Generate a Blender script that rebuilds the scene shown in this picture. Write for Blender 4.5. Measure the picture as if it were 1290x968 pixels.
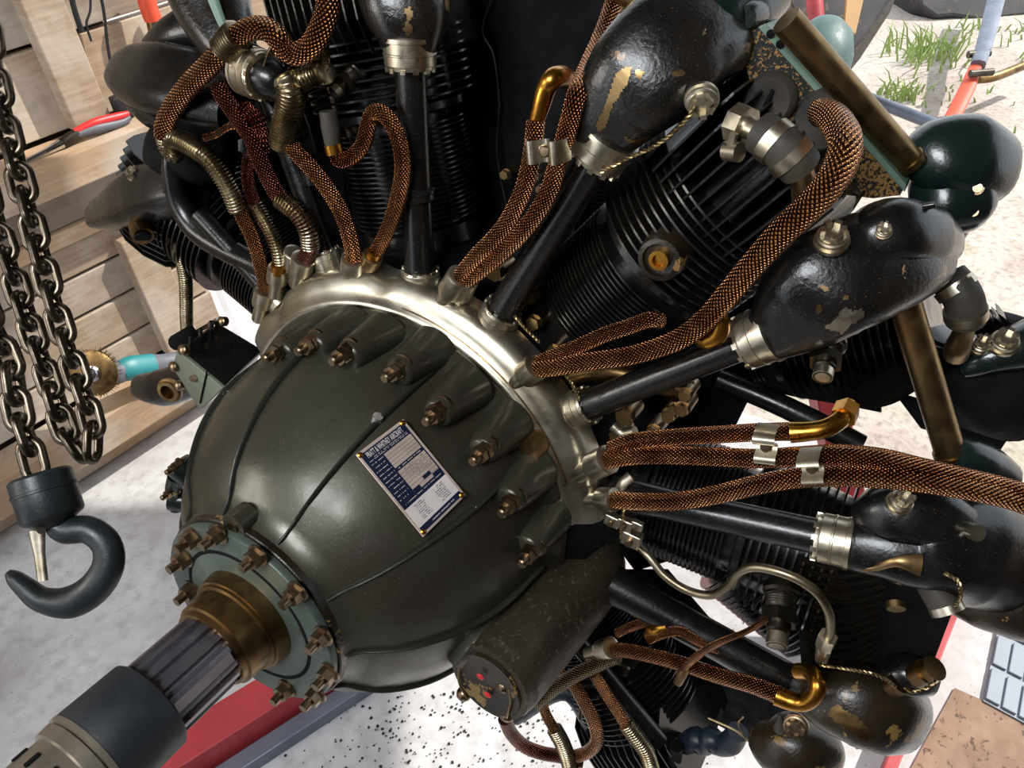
import bpy, math, random
from mathutils import Vector, Matrix
random.seed(7)
for o in list(bpy.data.objects): bpy.data.objects.remove(o)
COL = bpy.context.scene.collection
# ------------------------------------------------------------------ camera
F = 1000.0; CX, CY = 645.0, 484.0; CAMH = 1.75; U = 0.11
DN = Vector((88, 1125, 1000)).normalized()                 # gravity seen from the camera (x right, y down, z forward)
FW = (Vector((0, 0, 1)) - DN * DN.z).normalized(); RI = FW.cross(-DN)
def c2w(v):
    v = Vector(v); return Vector((v.dot(RI), v.dot(FW), -v.dot(DN)))
CAM = Vector((0, 0, CAMH))
def ray(x, y): return Vector(((x - CX) / F, (y - CY) / F, 1.0))
cd = bpy.data.cameras.new('camera'); cam = bpy.data.objects.new('camera', cd); COL.objects.link(cam)
cd.sensor_width = 36; cd.lens = 36 * F / 1290; cd.clip_start = 0.02; cd.clip_end = 200
ex, ey, ez = c2w((1, 0, 0)), c2w((0, -1, 0)), c2w((0, 0, -1))
cam.matrix_world = Matrix(((ex.x, ey.x, ez.x, CAM.x), (ex.y, ey.y, ez.y, CAM.y), (ex.z, ey.z, ez.z, CAM.z), (0, 0, 0, 1)))
bpy.context.scene.camera = cam
# ------------------------------------------------------------------ light
SC = bpy.context.scene
SC.view_settings.view_transform = 'Standard'; SC.view_settings.look = 'None'
SC.view_settings.gamma = 1; SC.view_settings.exposure = 0.0; SC.view_settings.use_curve_mapping = False
w = bpy.data.worlds.new('world'); SC.world = w; w.use_nodes = True
bg = w.node_tree.nodes['Background']; bg.inputs[0].default_value = (0.86, 0.93, 1.0, 1); bg.inputs[1].default_value = 1.5
def area(name, loc, target, sx, sy, power, col):
    l = bpy.data.lights.new(name, 'AREA'); l.shape = 'RECTANGLE'; l.size = sx; l.size_y = sy; l.energy = power; l.color = col
    o = bpy.data.objects.new(name, l); COL.objects.link(o); o.location = loc
    o.rotation_euler = (Vector(target) - Vector(loc)).to_track_quat('-Z', 'Y').to_euler(); return o
sl = bpy.data.lights.new('sun', 'SUN'); sl.energy = 6.0; sl.angle = math.radians(1.0); sl.color = (1.0, 0.95, 0.87)
so = bpy.data.objects.new('sun', sl); COL.objects.link(so); so.location = (3, 6, 8)
so.rotation_euler = Vector((-1.0, -0.25, -1.1)).to_track_quat('-Z', 'Y').to_euler()
area('overhead_fill', (-.7, -.5, 2.6), (-.1, .8, 1.0), .9, .6, 46, (0.93, 0.96, 1.0))  # added fill lamp from overhead; the roof has no opening here
area('side_fill', (-2.0, .1, 1.9), (-.2, .7, 1.0), 0.7, .7, 16, (1.0, 0.95, 0.88))  # added warm fill lamp from the left, no real source there
# ------------------------------------------------------------------ coordinate helpers
NE = Vector((.49334883, -.45605251, .74069092)).normalized(); OE = Vector((-2.43048536, 2.13804746, 7.35506972))
UPE = (-DN + NE * DN.dot(NE)).normalized(); RTE = NE.cross(UPE)
if RTE.x < 0: RTE = -RTE
AX = c2w(NE); UPW = c2w(UPE); RTW = c2w(RTE)              # engine axis (rearwards), engine up, engine right, in world space
def W(a, r, z):                                            # engine polar coordinates
    t = math.radians(a); return CAM + c2w(OE + NE * z + (RTE * math.sin(t) + UPE * math.cos(t)) * r) * U
def E(x, y, z):                                            # pixel onto the engine plane z
    d = ray(x, y); c = OE + NE * z; return CAM + c2w(d * (c.dot(NE) / d.dot(NE))) * U
def Dp(x, y, d): return CAM + c2w(ray(x, y) * d)           # pixel at a camera depth (m)
def Fl(x, y, h=0.0):
    d = ray(x, y); return CAM + c2w(d * ((CAMH - h) / d.dot(DN)))
def rad(a): t = math.radians(a); return (RTW * math.sin(t) + UPW * math.cos(t)).normalized()
def tang(a): t = math.radians(a); return (RTW * math.cos(t) - UPW * math.sin(t)).normalized()
PROF = [(.09, 1.02), (.2, 1.05), (.3, 1.17), (.42, 1.34), (.6, 1.5), (.8, 1.64), (1.0, 1.75), (1.25, 1.85), (1.5, 1.91), (1.75, 1.95), (2.0, 1.98), (2.12, 2.02), (2.2, 2.1), (2.3, 2.13)]
def prof(z):
    for (a, b), (c, d) in zip(PROF, PROF[1:]):
        if z <= c: return b + (d - b) * (z - a) / (c - a)
    return PROF[-1][1]
def dome(x, y, lift=0.0):                                  # pixel onto the nose case
    prev = None
    for i in range(500):
        z = .09 + i * .0045; d = ray(x, y); c = OE + NE * z; t = c.dot(NE) / d.dot(NE); q = (d * t - c)
        if q.length <= prof(z) + lift: return CAM + c2w(d * t) * U, z, math.degrees(math.atan2(q.dot(RTE), q.dot(UPE)))
    return E(x, y, 1.5), 1.5, 0
# ------------------------------------------------------------------ object helpers
WL = {}
def catmull(pts, sub=6):
    if len(pts) < 3 or sub < 2: return [Vector(p) for p in pts]
    P = [pts[0] * 2 - pts[1]] + list(pts) + [pts[-1] * 2 - pts[-2]]; out = []
    for i in range(1, len(P) - 2):
        a, b, c, d = P[i - 1:i + 3]
        for k in range(sub):
            t = k / sub
            out.append(.5 * ((2 * b) + (c - a) * t + (2 * a - 5 * b + 4 * c - d) * t * t + (3 * b - a - 3 * c + d) * t ** 3))
    out.append(Vector(pts[-1])); return out
def interp(vals, n):
    out = []
    for i in range(n):
        t = i * (len(vals) - 1) / max(1, n - 1); k = min(int(t), len(vals) - 2); out.append(vals[k] + (vals[k + 1] - vals[k]) * (t - k))
    return out
class MB:
    def __init__(s): s.v = []; s.f = []; s.uv = {}
    def ring_strip(s, rings, closed_ring=True, uvs=None, cap=(True, True)):
        b = len(s.v); n = len(rings[0])
        for r in rings: s.v += [Vector(p) for p in r]
        for i in range(len(rings) - 1):
            for j in range(n if closed_ring else n - 1):
                k = (j + 1) % n
                if uvs: s.uv[len(s.f)] = ((j / n, uvs[i]), ((j + 1) / n, uvs[i]), ((j + 1) / n, uvs[i + 1]), (j / n, uvs[i + 1]))
                s.f.append((b + i * n + j, b + i * n + k, b + (i + 1) * n + k, b + (i + 1) * n + j))
        if closed_ring:
            if cap[0]: s.f.append(tuple(b + j for j in reversed(range(n))))
            if cap[1]: s.f.append(tuple(b + (len(rings) - 1) * n + j for j in range(n)))
        return s
    def tube(s, pts, r, n=14, sub=6, ref=None, ell=None, power=2.0, ridge=None):
        """sweep; r number or list; ell list of (a,b) half widths (a along ref)"""
        m0 = len(pts); P = catmull([Vector(p) for p in pts], sub)
        if ridge:                                          # resample finely for a coil-wrapped look
            pitch = ridge[0] / 4; Q = [P[0]]; acc = 0.0
            for a, b in zip(P, P[1:]):
                L = (b - a).length
                if L < 1e-9: continue
                t = pitch - acc
                while t <= L: Q.append(a.lerp(b, t / L)); t += pitch
                acc = L - (t - pitch)
            P = Q
        m = len(P)
        if ell: AA = interp([e[0] for e in ell], m); BB = interp([e[1] for e in ell], m)
        else:
            rr = r if isinstance(r, (list, tuple)) else [r, r]; AA = BB = interp(list(rr), m)
        rings = []; L = 0; uvs = []; prevN = None
        for i, p in enumerate(P):
            t = (P[min(i + 1, m - 1)] - P[max(i - 1, 0)]).normalized()
            if i: L += (P[i] - P[i - 1]).length
            if ref is not None: N1 = (ref - t * ref.dot(t)).normalized()
            else:
                if prevN is None: prevN = t.orthogonal().normalized()
                N1 = (prevN - t * prevN.dot(t)).normalized(); prevN = N1
            N2 = t.cross(N1); k = 1.0
            if ridge: k = (1.0, 1 + ridge[1] * .8, 1 + ridge[1], 1 + ridge[1] * .1)[i % 4]
            ring = []
            for j in range(n):
                c, q = math.cos(2 * math.pi * j / n), math.sin(2 * math.pi * j / n)
                c = math.copysign(abs(c) ** (2 / power), c); q = math.copysign(abs(q) ** (2 / power), q)
                ring.append(p + N1 * c * AA[i] * k + N2 * q * BB[i] * k)
            rings.append(ring); uvs.append(L / (2 * math.pi * max(AA[0], 1e-6)))
        return s.ring_strip(rings, uvs=uvs)
    def lathe(s, o, axis, prof, n=32, a0=0, a1=360, ref=None, wob=None):
        axis = axis.normalized(); x = (ref - axis * ref.dot(axis)).normalized() if ref is not None else axis.orthogonal().normalized(); y = axis.cross(x)
        full = abs(a1 - a0) >= 360; rings = []
        for (z, r) in prof:
            ring = []
            for j in range(n if full else n + 1):
                t = math.radians(a0 + (a1 - a0) * j / n); rr = r + (wob(z, math.degrees(t)) if wob else 0)
                ring.append(o + axis * z + (x * math.cos(t) + y * math.sin(t)) * rr)
            rings.append(ring)
        return s.ring_strip(rings, closed_ring=full)
    def cyl(s, a, b, r0, r1=None, n=20):
        r1 = r0 if r1 is None else r1; d = b - a; return s.lathe(a, d, [(0, r0), (d.length, r1)], n)
    def hexa(s, a, b, r): return s.cyl(a, b, r, n=6)
    def box(s, c, ax, ay, az):
        b = len(s.v)
        for i in (-1, 1):
            for j in (-1, 1):
                for k in (-1, 1): s.v.append(c + ax * i + ay * j + az * k)
        for q in ((0, 1, 3, 2), (4, 6, 7, 5), (0, 4, 5, 1), (2, 3, 7, 6), (0, 2, 6, 4), (1, 5, 7, 3)): s.f.append(tuple(b + i for i in q))
        return s
    def prism(s, poly, th):
        b = len(s.v); n = len(poly); s.v += [Vector(p) for p in poly] + [Vector(p) + th for p in poly]
        s.f.append(tuple(b + i for i in reversed(range(n)))); s.f.append(tuple(b + n + i for i in range(n)))
        for i in range(n): j = (i + 1) % n; s.f.append((b + i, b + j, b + n + j, b + n + i))
        return s
    def mesh(s, name, mat, org, smooth=40):
        me = bpy.data.meshes.new(name); me.from_pydata([tuple(p - org) for p in s.v], [], s.f)
        me.materials.append(mat)
        if s.uv:
            ul = me.uv_layers.new(name='UVMap')
            for pi, uvs in s.uv.items():
                pl = me.polygons[pi]
                for li, q in zip(pl.loop_indices, uvs): ul.data[li].uv = q
        me.update()
        if smooth:
            me.polygons.foreach_set('use_smooth', [True] * len(me.polygons)); me.set_sharp_from_angle(angle=math.radians(smooth))
        return me
    def build(s, name, mat, parent=None, smooth=40, bevel=0, subsurf=0, label=None, kind=None):
        lo = Vector([min(p[i] for p in s.v) for i in range(3)]); hi = Vector([max(p[i] for p in s.v) for i in range(3)])
        org = Vector(((lo.x + hi.x) / 2, (lo.y + hi.y) / 2, lo.z if parent is None else (lo.z + hi.z) / 2))
        me = s.mesh(name, mat, org, smooth); o = bpy.data.objects.new(name, me); COL.objects.link(o)
        WL[o.name] = org
        if parent is not None: o.parent = parent; o.location = org - WL[parent.name]
        else: o.location = org
        if bevel: m = o.modifiers.new('bevel', 'BEVEL'); m.width = bevel; m.segments = 2; m.limit_method = 'ANGLE'
        if subsurf: m = o.modifiers.new('sub', 'SUBSURF'); m.levels = m.render_levels = subsurf
        if label: o['label'] = label
        if kind: o['kind'] = kind
        return o
def tag(o, label, cat, group=None, kind=None):
    o['label'] = label; o['category'] = cat
    if group: o['group'] = group
    if kind: o['kind'] = kind
    return o
def empty(name, loc):
    o = bpy.data.objects.new(name, None); COL.objects.link(o); o.location = loc; o.empty_display_size = .05; WL[o.name] = Vector(loc); return o
def inst(name, me, M, parent, label=None):                 # shared-mesh part placed by a world matrix
    o = bpy.data.objects.new(name, me); COL.objects.link(o); o.parent = parent
    o.matrix_basis = Matrix.Translation(-WL[parent.name]) @ M; WL[o.name] = M.translation.copy()
    if label: o['label'] = label
    return o
def frame(o, x, y, z, s=1.0):
    return Matrix(((x.x * s, y.x * s, z.x * s, o.x), (x.y * s, y.y * s, z.y * s, o.y), (x.z * s, y.z * s, z.z * s, o.z), (0, 0, 0, 1)))
def fz(o, z, s=1.0, spin=0.0):                             # frame whose z axis points along z
    z = z.normalized(); x = z.orthogonal().normalized(); x = Matrix.Rotation(spin, 3, z) @ x; return frame(o, x, z.cross(x), z, s)
X, Y, Z = Vector((1, 0, 0)), Vector((0, 1, 0)), Vector((0, 0, 1)); O0 = Vector((0, 0, 0))
# ------------------------------------------------------------------ materials
def lin(c): return tuple(((v / 255) / 12.92 if v / 255 <= .04045 else ((v / 255 + .055) / 1.055) ** 2.4) for v in c) + (1,)
class NT:
    def __init__(s, name):
        s.m = bpy.data.materials.new(name); s.m.use_nodes = True; s.t = s.m.node_tree; s.b = s.t.nodes['Principled BSDF']
        s.tc = s.t.nodes.new('ShaderNodeTexCoord')
    def n(s, typ, **k):
        nd = s.t.nodes.new(typ)
        for a, b in k.items():
            if isinstance(a, str) and hasattr(nd, a) and not a[0].isupper(): setattr(nd, a, b)
        return nd
    def L(s, a, b): s.t.links.new(a, b)
    def noise(s, scale, detail=4, rough=.55, coord='Object', dist=0, stretch=None):
        nd = s.n('ShaderNodeTexNoise'); nd.inputs['Scale'].default_value = scale; nd.inputs['Detail'].default_value = detail
        nd.inputs['Roughness'].default_value = rough; nd.inputs['Distortion'].default_value = dist
        src = s.tc.outputs[coord]
        if stretch:
            mp = s.n('ShaderNodeMapping'); mp.inputs['Scale'].default_value = stretch; s.L(src, mp.inputs[0]); src = mp.outputs[0]
        s.L(src, nd.inputs['Vector']); return nd.outputs['Fac']
    def ramp(s, fac, stops, interp='LINEAR'):
        r = s.n('ShaderNodeValToRGB'); r.color_ramp.interpolation = interp; e = r.color_ramp.elements
        while len(e) < len(stops): e.new(.5)
        for q, (p, c) in zip(e, stops): q.position = p; q.color = c if len(c) == 4 else tuple(c) + (1,)
        s.L(fac, r.inputs[0]); return r.outputs[0]
    def mix(s, fac, a, b, mode='MIX'):
        m = s.n('ShaderNodeMix'); m.data_type = 'RGBA'; m.blend_type = mode
        for sock, v in ((m.inputs[0], fac), (m.inputs[6], a), (m.inputs[7], b)):
            if isinstance(v, (int, float)): sock.default_value = v
            elif isinstance(v, tuple): sock.default_value = v
            else: s.L(v, sock)
        return m.outputs[2]
    def math(s, op, a, b=0.0):
        m = s.n('ShaderNodeMath'); m.operation = op
        for sock, v in ((m.inputs[0], a), (m.inputs[1], b)):
            if isinstance(v, (int, float)): sock.default_value = v
            else: s.L(v, sock)
        return m.outputs[0]
    def bump(s, h, strength=.3, dist=.001):
        b = s.n('ShaderNodeBump'); b.inputs['Strength'].default_value = strength; b.inputs['Distance'].default_value = dist
        s.L(h, b.inputs['Height']); s.L(b.outputs[0], s.b.inputs['Normal'])
    def set(s, **k):
        for a, v in k.items():
            i = s.b.inputs[a.replace('_', ' ')]
            if isinstance(v, (int, float, tuple)): i.default_value = v
            else: s.L(v, i)
        return s
K = (0, 0, 0, 1); WH = (1, 1, 1, 1)
def painted(name, col, col2, rough=.3, chip=None, chip_th=.62, chip_scale=22, metal=0.0, bumpy=.25, nscale=9, coat=0.0, dust=None):
    m = NT(name); c = m.mix(m.ramp(m.noise(nscale, 6), [(.35, K), (.65, WH)]), lin(col), lin(col2))
    if dust: c = m.mix(m.ramp(m.noise(700, 2), [(.68, K), (.74, (.6, .6, .6))]), c, lin(dust))
    if chip: c = m.mix(m.ramp(m.noise(chip_scale, 5, .6, dist=.3), [(chip_th, K), (chip_th + .015, WH)]), c, lin(chip))
    m.set(Base_Color=c, Metallic=metal, Roughness=m.ramp(m.noise(nscale * 4, 5), [(.3, (rough * .75,) * 3), (.7, (min(1, rough * 1.35),) * 3)]))
    if coat: m.set(Coat_Weight=coat * .6, Coat_Roughness=.15)
    m.set(Specular_IOR_Level=.4)
    m.bump(m.noise(260, 4), bumpy, .0012); return m.m
M = {}
M['black'] = painted('black_enamel', (9, 11, 12), (20, 18, 16), .27, coat=.35, dust=(120, 110, 95))
M['blackchip'] = painted('black_enamel_chipped', (10, 12, 13), (26, 22, 18), .28, chip=(140, 112, 80), chip_th=.665, chip_scale=26, coat=.35, bumpy=.5, dust=(120, 110, 95))
M['browngrime'] = painted('oil_browned_enamel', (46, 36, 22), (14, 13, 11), .32, chip=(118, 92, 50), chip_th=.6, chip_scale=30, coat=.3, bumpy=.5)
M['fin'] = painted('fin_enamel', (10, 11, 13), (26, 23, 19), .25, coat=.4, bumpy=.15)
M['finedge'] = painted('oil_worn_fin_edge', (62, 50, 34), (18, 16, 13), .3, metal=.7)
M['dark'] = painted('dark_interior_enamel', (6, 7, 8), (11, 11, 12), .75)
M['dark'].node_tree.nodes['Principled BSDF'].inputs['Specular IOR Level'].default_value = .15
M['green'] = painted('dark_green_enamel', (22, 38, 34), (14, 24, 24), .25, coat=.6)
M['nose'] = painted('olive_black_case_paint', (68, 68, 57), (50, 45, 37), .33, metal=.4, coat=.2, bumpy=.12, nscale=6, dust=(150, 145, 130))
M['rib'] = painted('worn_case_rib', (52, 52, 45), (38, 38, 34), .34, chip=(170, 165, 150), chip_th=.7, chip_scale=40, metal=.35)
M['flange'] = painted('sage_grey_flange', (82, 92, 84), (62, 72, 66), .38, metal=.2, chip=(60, 48, 36), chip_th=.66, chip_scale=24)
M['paleface'] = painted('pale_sage_paint', (118, 124, 108), (100, 106, 92), .45)
M['sump'] = painted('mottled_sump_paint', (58, 52, 40), (42, 38, 31), .4, chip=(82, 74, 58), chip_th=.6, chip_scale=190, metal=.2, bumpy=.4)
def metal(name, col, col2, rough, nscale=14, met=1.0, bumpy=.1):
    m = NT(name); c = m.mix(m.ramp(m.noise(nscale, 6), [(.35, K), (.68, WH)]), lin(col), lin(col2))
    m.set(Base_Color=c, Metallic=met, Roughness=m.ramp(m.noise(nscale * 3, 4), [(.3, (rough * .8,) * 3), (.7, (rough * 1.3,) * 3)])); m.bump(m.noise(180, 3), bumpy, .0008); return m.m
M['ring'] = metal('cast_aluminium', (206, 203, 190), (160, 150, 128), .33, 10)
M['silver'] = metal('cadmium_plate', (215, 208, 190), (160, 148, 122), .34, 24)
M['bronze'] = metal('aged_bronze', (150, 120, 78), (78, 62, 42), .36, 18)
M['brass'] = metal('brass', (196, 142, 56), (148, 100, 40), .28, 18)
M['tubebrass'] = metal('dull_brass_tube', (158, 132, 92), (120, 98, 66), .38, 20)
M['steel'] = metal('dark_steel', (96, 92, 84), (62, 56, 48), .34, 16)
M['nut'] = metal('oily_nut_steel', (156, 136, 110), (96, 80, 62), .33, 40)
M['spline'] = metal('polished_spline_steel', (128, 124, 130), (66, 64, 70), .25, 12, .7)
M['splinebright'] = metal('bright_steel', (236, 234, 240), (214, 212, 220), .3, 12)
M['chain'] = metal('greasy_chain_steel', (112, 102, 88), (70, 64, 56), .3, 20)
M['chrome'] = metal('tool_chrome', (225, 228, 230), (200, 202, 205), .15, 6)
M['sleeve'] = painted('black_rubber_sleeve', (30, 34, 38), (24, 27, 30), .5, bumpy=.1)
M['hook'] = painted('hook_paint', (28, 34, 36), (20, 24, 26), .42)
M['rubber'] = painted('worn_rubber', (42, 40, 38), (60, 54, 46), .6)
M['boot'] = painted('blue_black_rubber', (26, 36, 48), (20, 28, 38), .4)
M['greytube'] = metal('grey_steel_line', (150, 140, 118), (120, 108, 86), .36, 20)
M['wire'] = metal('lock_wire', (170, 152, 112), (140, 120, 84), .35, 40)
def braid(name, hi, lo, nu=16):
    m = NT(name); sp = m.n('ShaderNodeSeparateXYZ'); m.L(m.tc.outputs['UV'], sp.inputs[0])
    u = m.math('MULTIPLY', sp.outputs[0], math.pi * 2 * nu / 2); v = m.math('MULTIPLY', sp.outputs[1], math.pi * 2 * nu / 2 * .8)
    a = m.math('SINE', m.math('ADD', u, v)); b = m.math('SINE', m.math('SUBTRACT', u, v))
    a2 = m.math('ABSOLUTE', a); b2 = m.math('ABSOLUTE', b); h = m.math('MULTIPLY', m.math('POWER', a2, .6), m.math('POWER', b2, .6))
    c = m.ramp(h, [(.2, lin(lo)), (.72, lin(hi))]); nz = m.ramp(m.noise(30, 4), [(.35, (.45, .4, .38)), (.65, (1, 1, 1))])
    m.set(Base_Color=m.mix(1.0, c, nz, 'MULTIPLY'), Metallic=1.0, Roughness=.24); m.bump(h, 1.0, .003); return m.m
M['braid'] = braid('copper_braid', (226, 160, 108), (58, 32, 20))
M['braidred'] = braid('oxblood_braid', (150, 90, 76), (48, 22, 20))
M['braidgrey'] = braid('dull_braid', (150, 130, 96), (26, 22, 16))
M['braiddark'] = braid('browned_braid', (190, 130, 84), (46, 28, 18))
M['coil'] = metal('spring_wire', (178, 168, 142), (120, 106, 82), .28, 30)
def plainm(name, col, rough=.5, metal_=0.0):
    m = NT(name); m.set(Base_Color=m.mix(m.noise(12, 3), lin(col), tuple(c * .8 for c in lin(col)[:3]) + (1,)), Roughness=rough, Metallic=metal_); return m.m
M['redpaint'] = painted('red_stand_paint', (176, 62, 66), (150, 48, 54), .45, chip=(60, 40, 40), chip_th=.7, chip_scale=60)
M['redhandle'] = plainm('red_plastic', (200, 40, 40), .4); M['orange'] = plainm('orange_red_paint', (225, 82, 52), .5)
M['teal'] = plainm('teal_plastic', (34, 122, 128), .45); M['greyplastic'] = plainm('grey_plastic', (92, 94, 102), .5)
M['bluestrap'] = plainm('blue_strap', (30, 130, 180), .6); M['cable'] = plainm('black_cable', (24, 24, 28), .5)
M['plateblue'] = plainm('blue_enamel', (22, 32, 58), .35, .3); M['platesilver'] = metal('etched_plate', (225, 205, 190), (200, 182, 170), .42, 12, .7)
M['platewhite'] = metal('bright_etched_plate', (245, 236, 232), (228, 218, 214), .35, 12, .5)
M['tarp'] = plainm('white_sheet', (235, 236, 242), .5); M['tan'] = plainm('tan_strap', (190, 150, 100), .6)
M['spray'] = plainm('red_spray', (184, 112, 98), .8)
M['grid'] = plainm('blue_grey_plastic', (140, 152, 164), .5)
M['frame'] = painted('vehicle_frame', (40, 40, 44), (60, 56, 56), .5, chip=(92, 72, 60), chip_th=.62)
M['capsteel'] = metal('turned_steel', (160, 152, 138), (124, 116, 102), .3, 12, .6)
M['tank'] = painted('blue_green_tank', (84, 108, 106), (66, 88, 84), .45, bumpy=.8)
M['galv'] = painted('grey_tube', (120, 126, 140), (96, 104, 118), .4, metal=.4)
def woodm(name, hi, lo, seed):
    m = NT(name); g = m.noise(7, 8, .6, stretch=(1, 1, 12)); g2 = m.noise(3.2, 5, .6); sp = m.noise(60, 3, stretch=(1, 1, 4))
    c = m.mix(m.ramp(g, [(.3, K), (.72, WH)]), lin(lo), lin(hi)); c = m.mix(m.ramp(g2, [(.45, K), (.62, (.7, .7, .7))]), c, lin((200, 194, 184)))
    c = m.mix(m.ramp(sp, [(.66, K), (.74, (.5, .5, .5))]), c, lin((110, 96, 80)))
    oi = m.n('ShaderNodeObjectInfo'); c = m.mix(1.0, c, m.ramp(oi.outputs['Random'], [(0, (.72, .70, .68)), (1, (1.08, 1.04, 1.0))]), 'MULTIPLY')
    st = m.ramp(m.noise(5, 4, .6), [(.56, K), (.68, (.55, .55, .55))]); c = m.mix(st, c, lin((128, 108, 88)))
    m.set(Base_Color=c, Roughness=.8); m.bump(g, .3, .002); return m.m
M['wood1'] = woodm('bleached_plank', (180, 162, 142), (144, 124, 102), 1); M['wood2'] = woodm('grey_plank', (168, 154, 140), (136, 122, 108), 2)
M['wood3'] = woodm('fresh_beam', (190, 164, 134), (160, 132, 104), 3)
M['gap'] = plainm('dark_wall_backing', (70, 58, 46), .9)
def floorm():
    m = NT('painted_concrete'); a = m.noise(2.2, 8, .65); b = m.noise(28, 5); sp = m.noise(110, 2)
    c = m.ramp(a, [(.3, lin((158, 156, 156))), (.7, lin((206, 206, 208)))]); c = m.mix(m.ramp(b, [(.45, K), (.75, (.6, .6, .6))]), c, lin((140, 136, 134)))
    c = m.mix(m.ramp(sp, [(.70, K), (.73, (.8, .8, .8))]), c, lin((90, 84, 80)))
    m.set(Base_Color=c, Roughness=m.ramp(b, [(.3, (.28,) * 3), (.7, (.5,) * 3)])); m.bump(b, .25, .003); return m.m
M['floor'] = floorm()
def groundm():
    m = NT('trodden_dirt'); a = m.noise(1.6, 8, .7); b = m.noise(40, 5)
    c = m.ramp(a, [(.32, lin((150, 138, 128))), (.55, lin((184, 174, 166))), (.75, lin((150, 150, 116)))]); c = m.mix(m.ramp(b, [(.5, K), (.7, (.6, .6, .6))]), c, lin((120, 104, 92)))
    m.set(Base_Color=c, Roughness=.9); m.bump(b, .6, .01); return m.m
M['ground'] = groundm()
M['grass'] = plainm('grass', (150, 172, 96), .7)
M['card'] = painted('worn_cardboard', (150, 124, 104), (128, 104, 88), .9, chip=(96, 78, 66), chip_th=.6, chip_scale=60)
def speck():
    m = NT('chipped_olive_plate'); v = m.noise(380, 3, .55, dist=.3); d = m.noise(11, 3)
    t = m.math('ADD', v, m.math('MULTIPLY', m.math('SUBTRACT', d, .5), .55))
    c = m.mix(m.ramp(t, [(.485, K), (.51, WH)]), lin((30, 33, 31)), lin((150, 112, 62)))
    m.set(Base_Color=c, Roughness=.42, Metallic=.2); m.bump(t, .4, .001); return m.m
M['speck'] = speck(); M['paleplate'] = painted('pale_green_edge', (112, 136, 120), (92, 116, 104), .4)

# ================================================================== setting
PW = Vector((.67667, .73629, 0)); NW = Vector((.73629, -.67667, 0)); FW0 = Vector((-1.335, 1.63, 0))
def Wa(s, h, off=0.0): return FW0 + PW * s + Z * h + NW * off
def structure(o): o['kind'] = 'structure'; return o
fl = structure(MB().prism([Vector(p) for p in ((-2.6, -1.8, -.1), (2.2, -1.8, -.1), (2.2, .9, -.1), (1.32, 1.38, -.1), (-.9, 2.75, -.1), (-2.6, 2.9, -.1))], Z * .1).build('floor', M['floor'], smooth=0))
structure(MB().prism([Vector(p) for p in ((-9, .2, -.2), (14, -1.5, -.2), (16, 16, -.2), (-9, 16, -.2))], Z * .18).build('floor_outside', M['ground'], smooth=0))
wall = structure(MB().box(Wa(-1.16, 1.3, -.09), PW * 1.8, Z * 1.3, NW * .02).build('wall_left', M['gap'], smooth=0))
ROWS = [(0.005, .125, 0, 'wood3'), (.37, .485, 0, 'wood1'), (.495, .6, 0, 'wood2'), (.61, .70, 0, 'wood1'), (.745, .875, 0, 'wood2'), (.70, .742, .012, 'wood3'),
        (.97, 1.165, 0, 'wood1'), (1.178, 1.38, 0, 'wood2'), (1.392, 1.6, 0, 'wood1'), (1.612, 1.8, 0, 'wood2'), (1.81, 2.05, 0, 'wood1'), (2.06, 2.3, 0, 'wood2'), (.262, .36, 0, 'wood2')]
for (h0, h1, off, mt) in ROWS:
    cuts = [-3.0, -1.6 + random.uniform(-.3, .3), -.35 + random.uniform(-.15, .12), .64 if h0 < .9 else 1.35]
    for a, b in zip(cuts, cuts[1:]):
        MB().box(Wa((a + b) / 2, (h0 + h1) / 2, -.05 + off + random.uniform(-.003, .003)), PW * ((b - a) / 2 - .003), Z * ((h1 - h0) / 2), NW * .018).build('plank', M[mt], wall, smooth=0, bevel=.003)
for (h0, h1, off, th, mt) in ((.88, .962, .035, .065, 'wood3'), (.135, .25, .03, .06, 'wood3')):
    for a, b in ((-3.0, -1.2), (-1.195, .70 if h0 > .5 else .62)):
        MB().box(Wa((a + b) / 2, (h0 + h1) / 2, off), PW * ((b - a) / 2), Z * ((h1 - h0) / 2), NW * th).build('beam', M[mt], wall, smooth=0, bevel=.004)
for (s0, s1, h0, h1) in ((.44, .535, .97, 2.4), (.425, .53, .255, .66), (-.75, -.65, .97, 2.4), (-.75, -.65, .255, .87)):
    MB().box(Wa((s0 + s1) / 2, (h0 + h1) / 2, -.01), PW * ((s1 - s0) / 2), Z * ((h1 - h0) / 2), NW * .025).build('post', M['wood1'], wall, smooth=0, bevel=.004)
structure(MB().prism([Vector(p) for p in ((-2.8, -1.9, 2.75), (2.2, -1.9, 2.75), (2.2, 2.15, 2.75), (-.4, 2.3, 2.75), (-2.8, 2.3, 2.75))], Z * .05).build('shade_ceiling', M['gap'], smooth=0))  # unseen roof; its edges are shaped to set where the sun falls
structure(MB().box(Vector((-.3, -1.85, 1.35)), X * 2.5, Y * .03, Z * 1.38).build('shade_wall_back', M['gap'], smooth=0))  # unseen wall added to keep sky reflections off the black enamel
structure(MB().box(Vector((2.24, -.8, 1.35)), X * .03, Y * 1.05, Z * 1.38).build('shade_wall_right', M['gap'], smooth=0))  # unseen partial wall added to block sky light from the right
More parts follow.
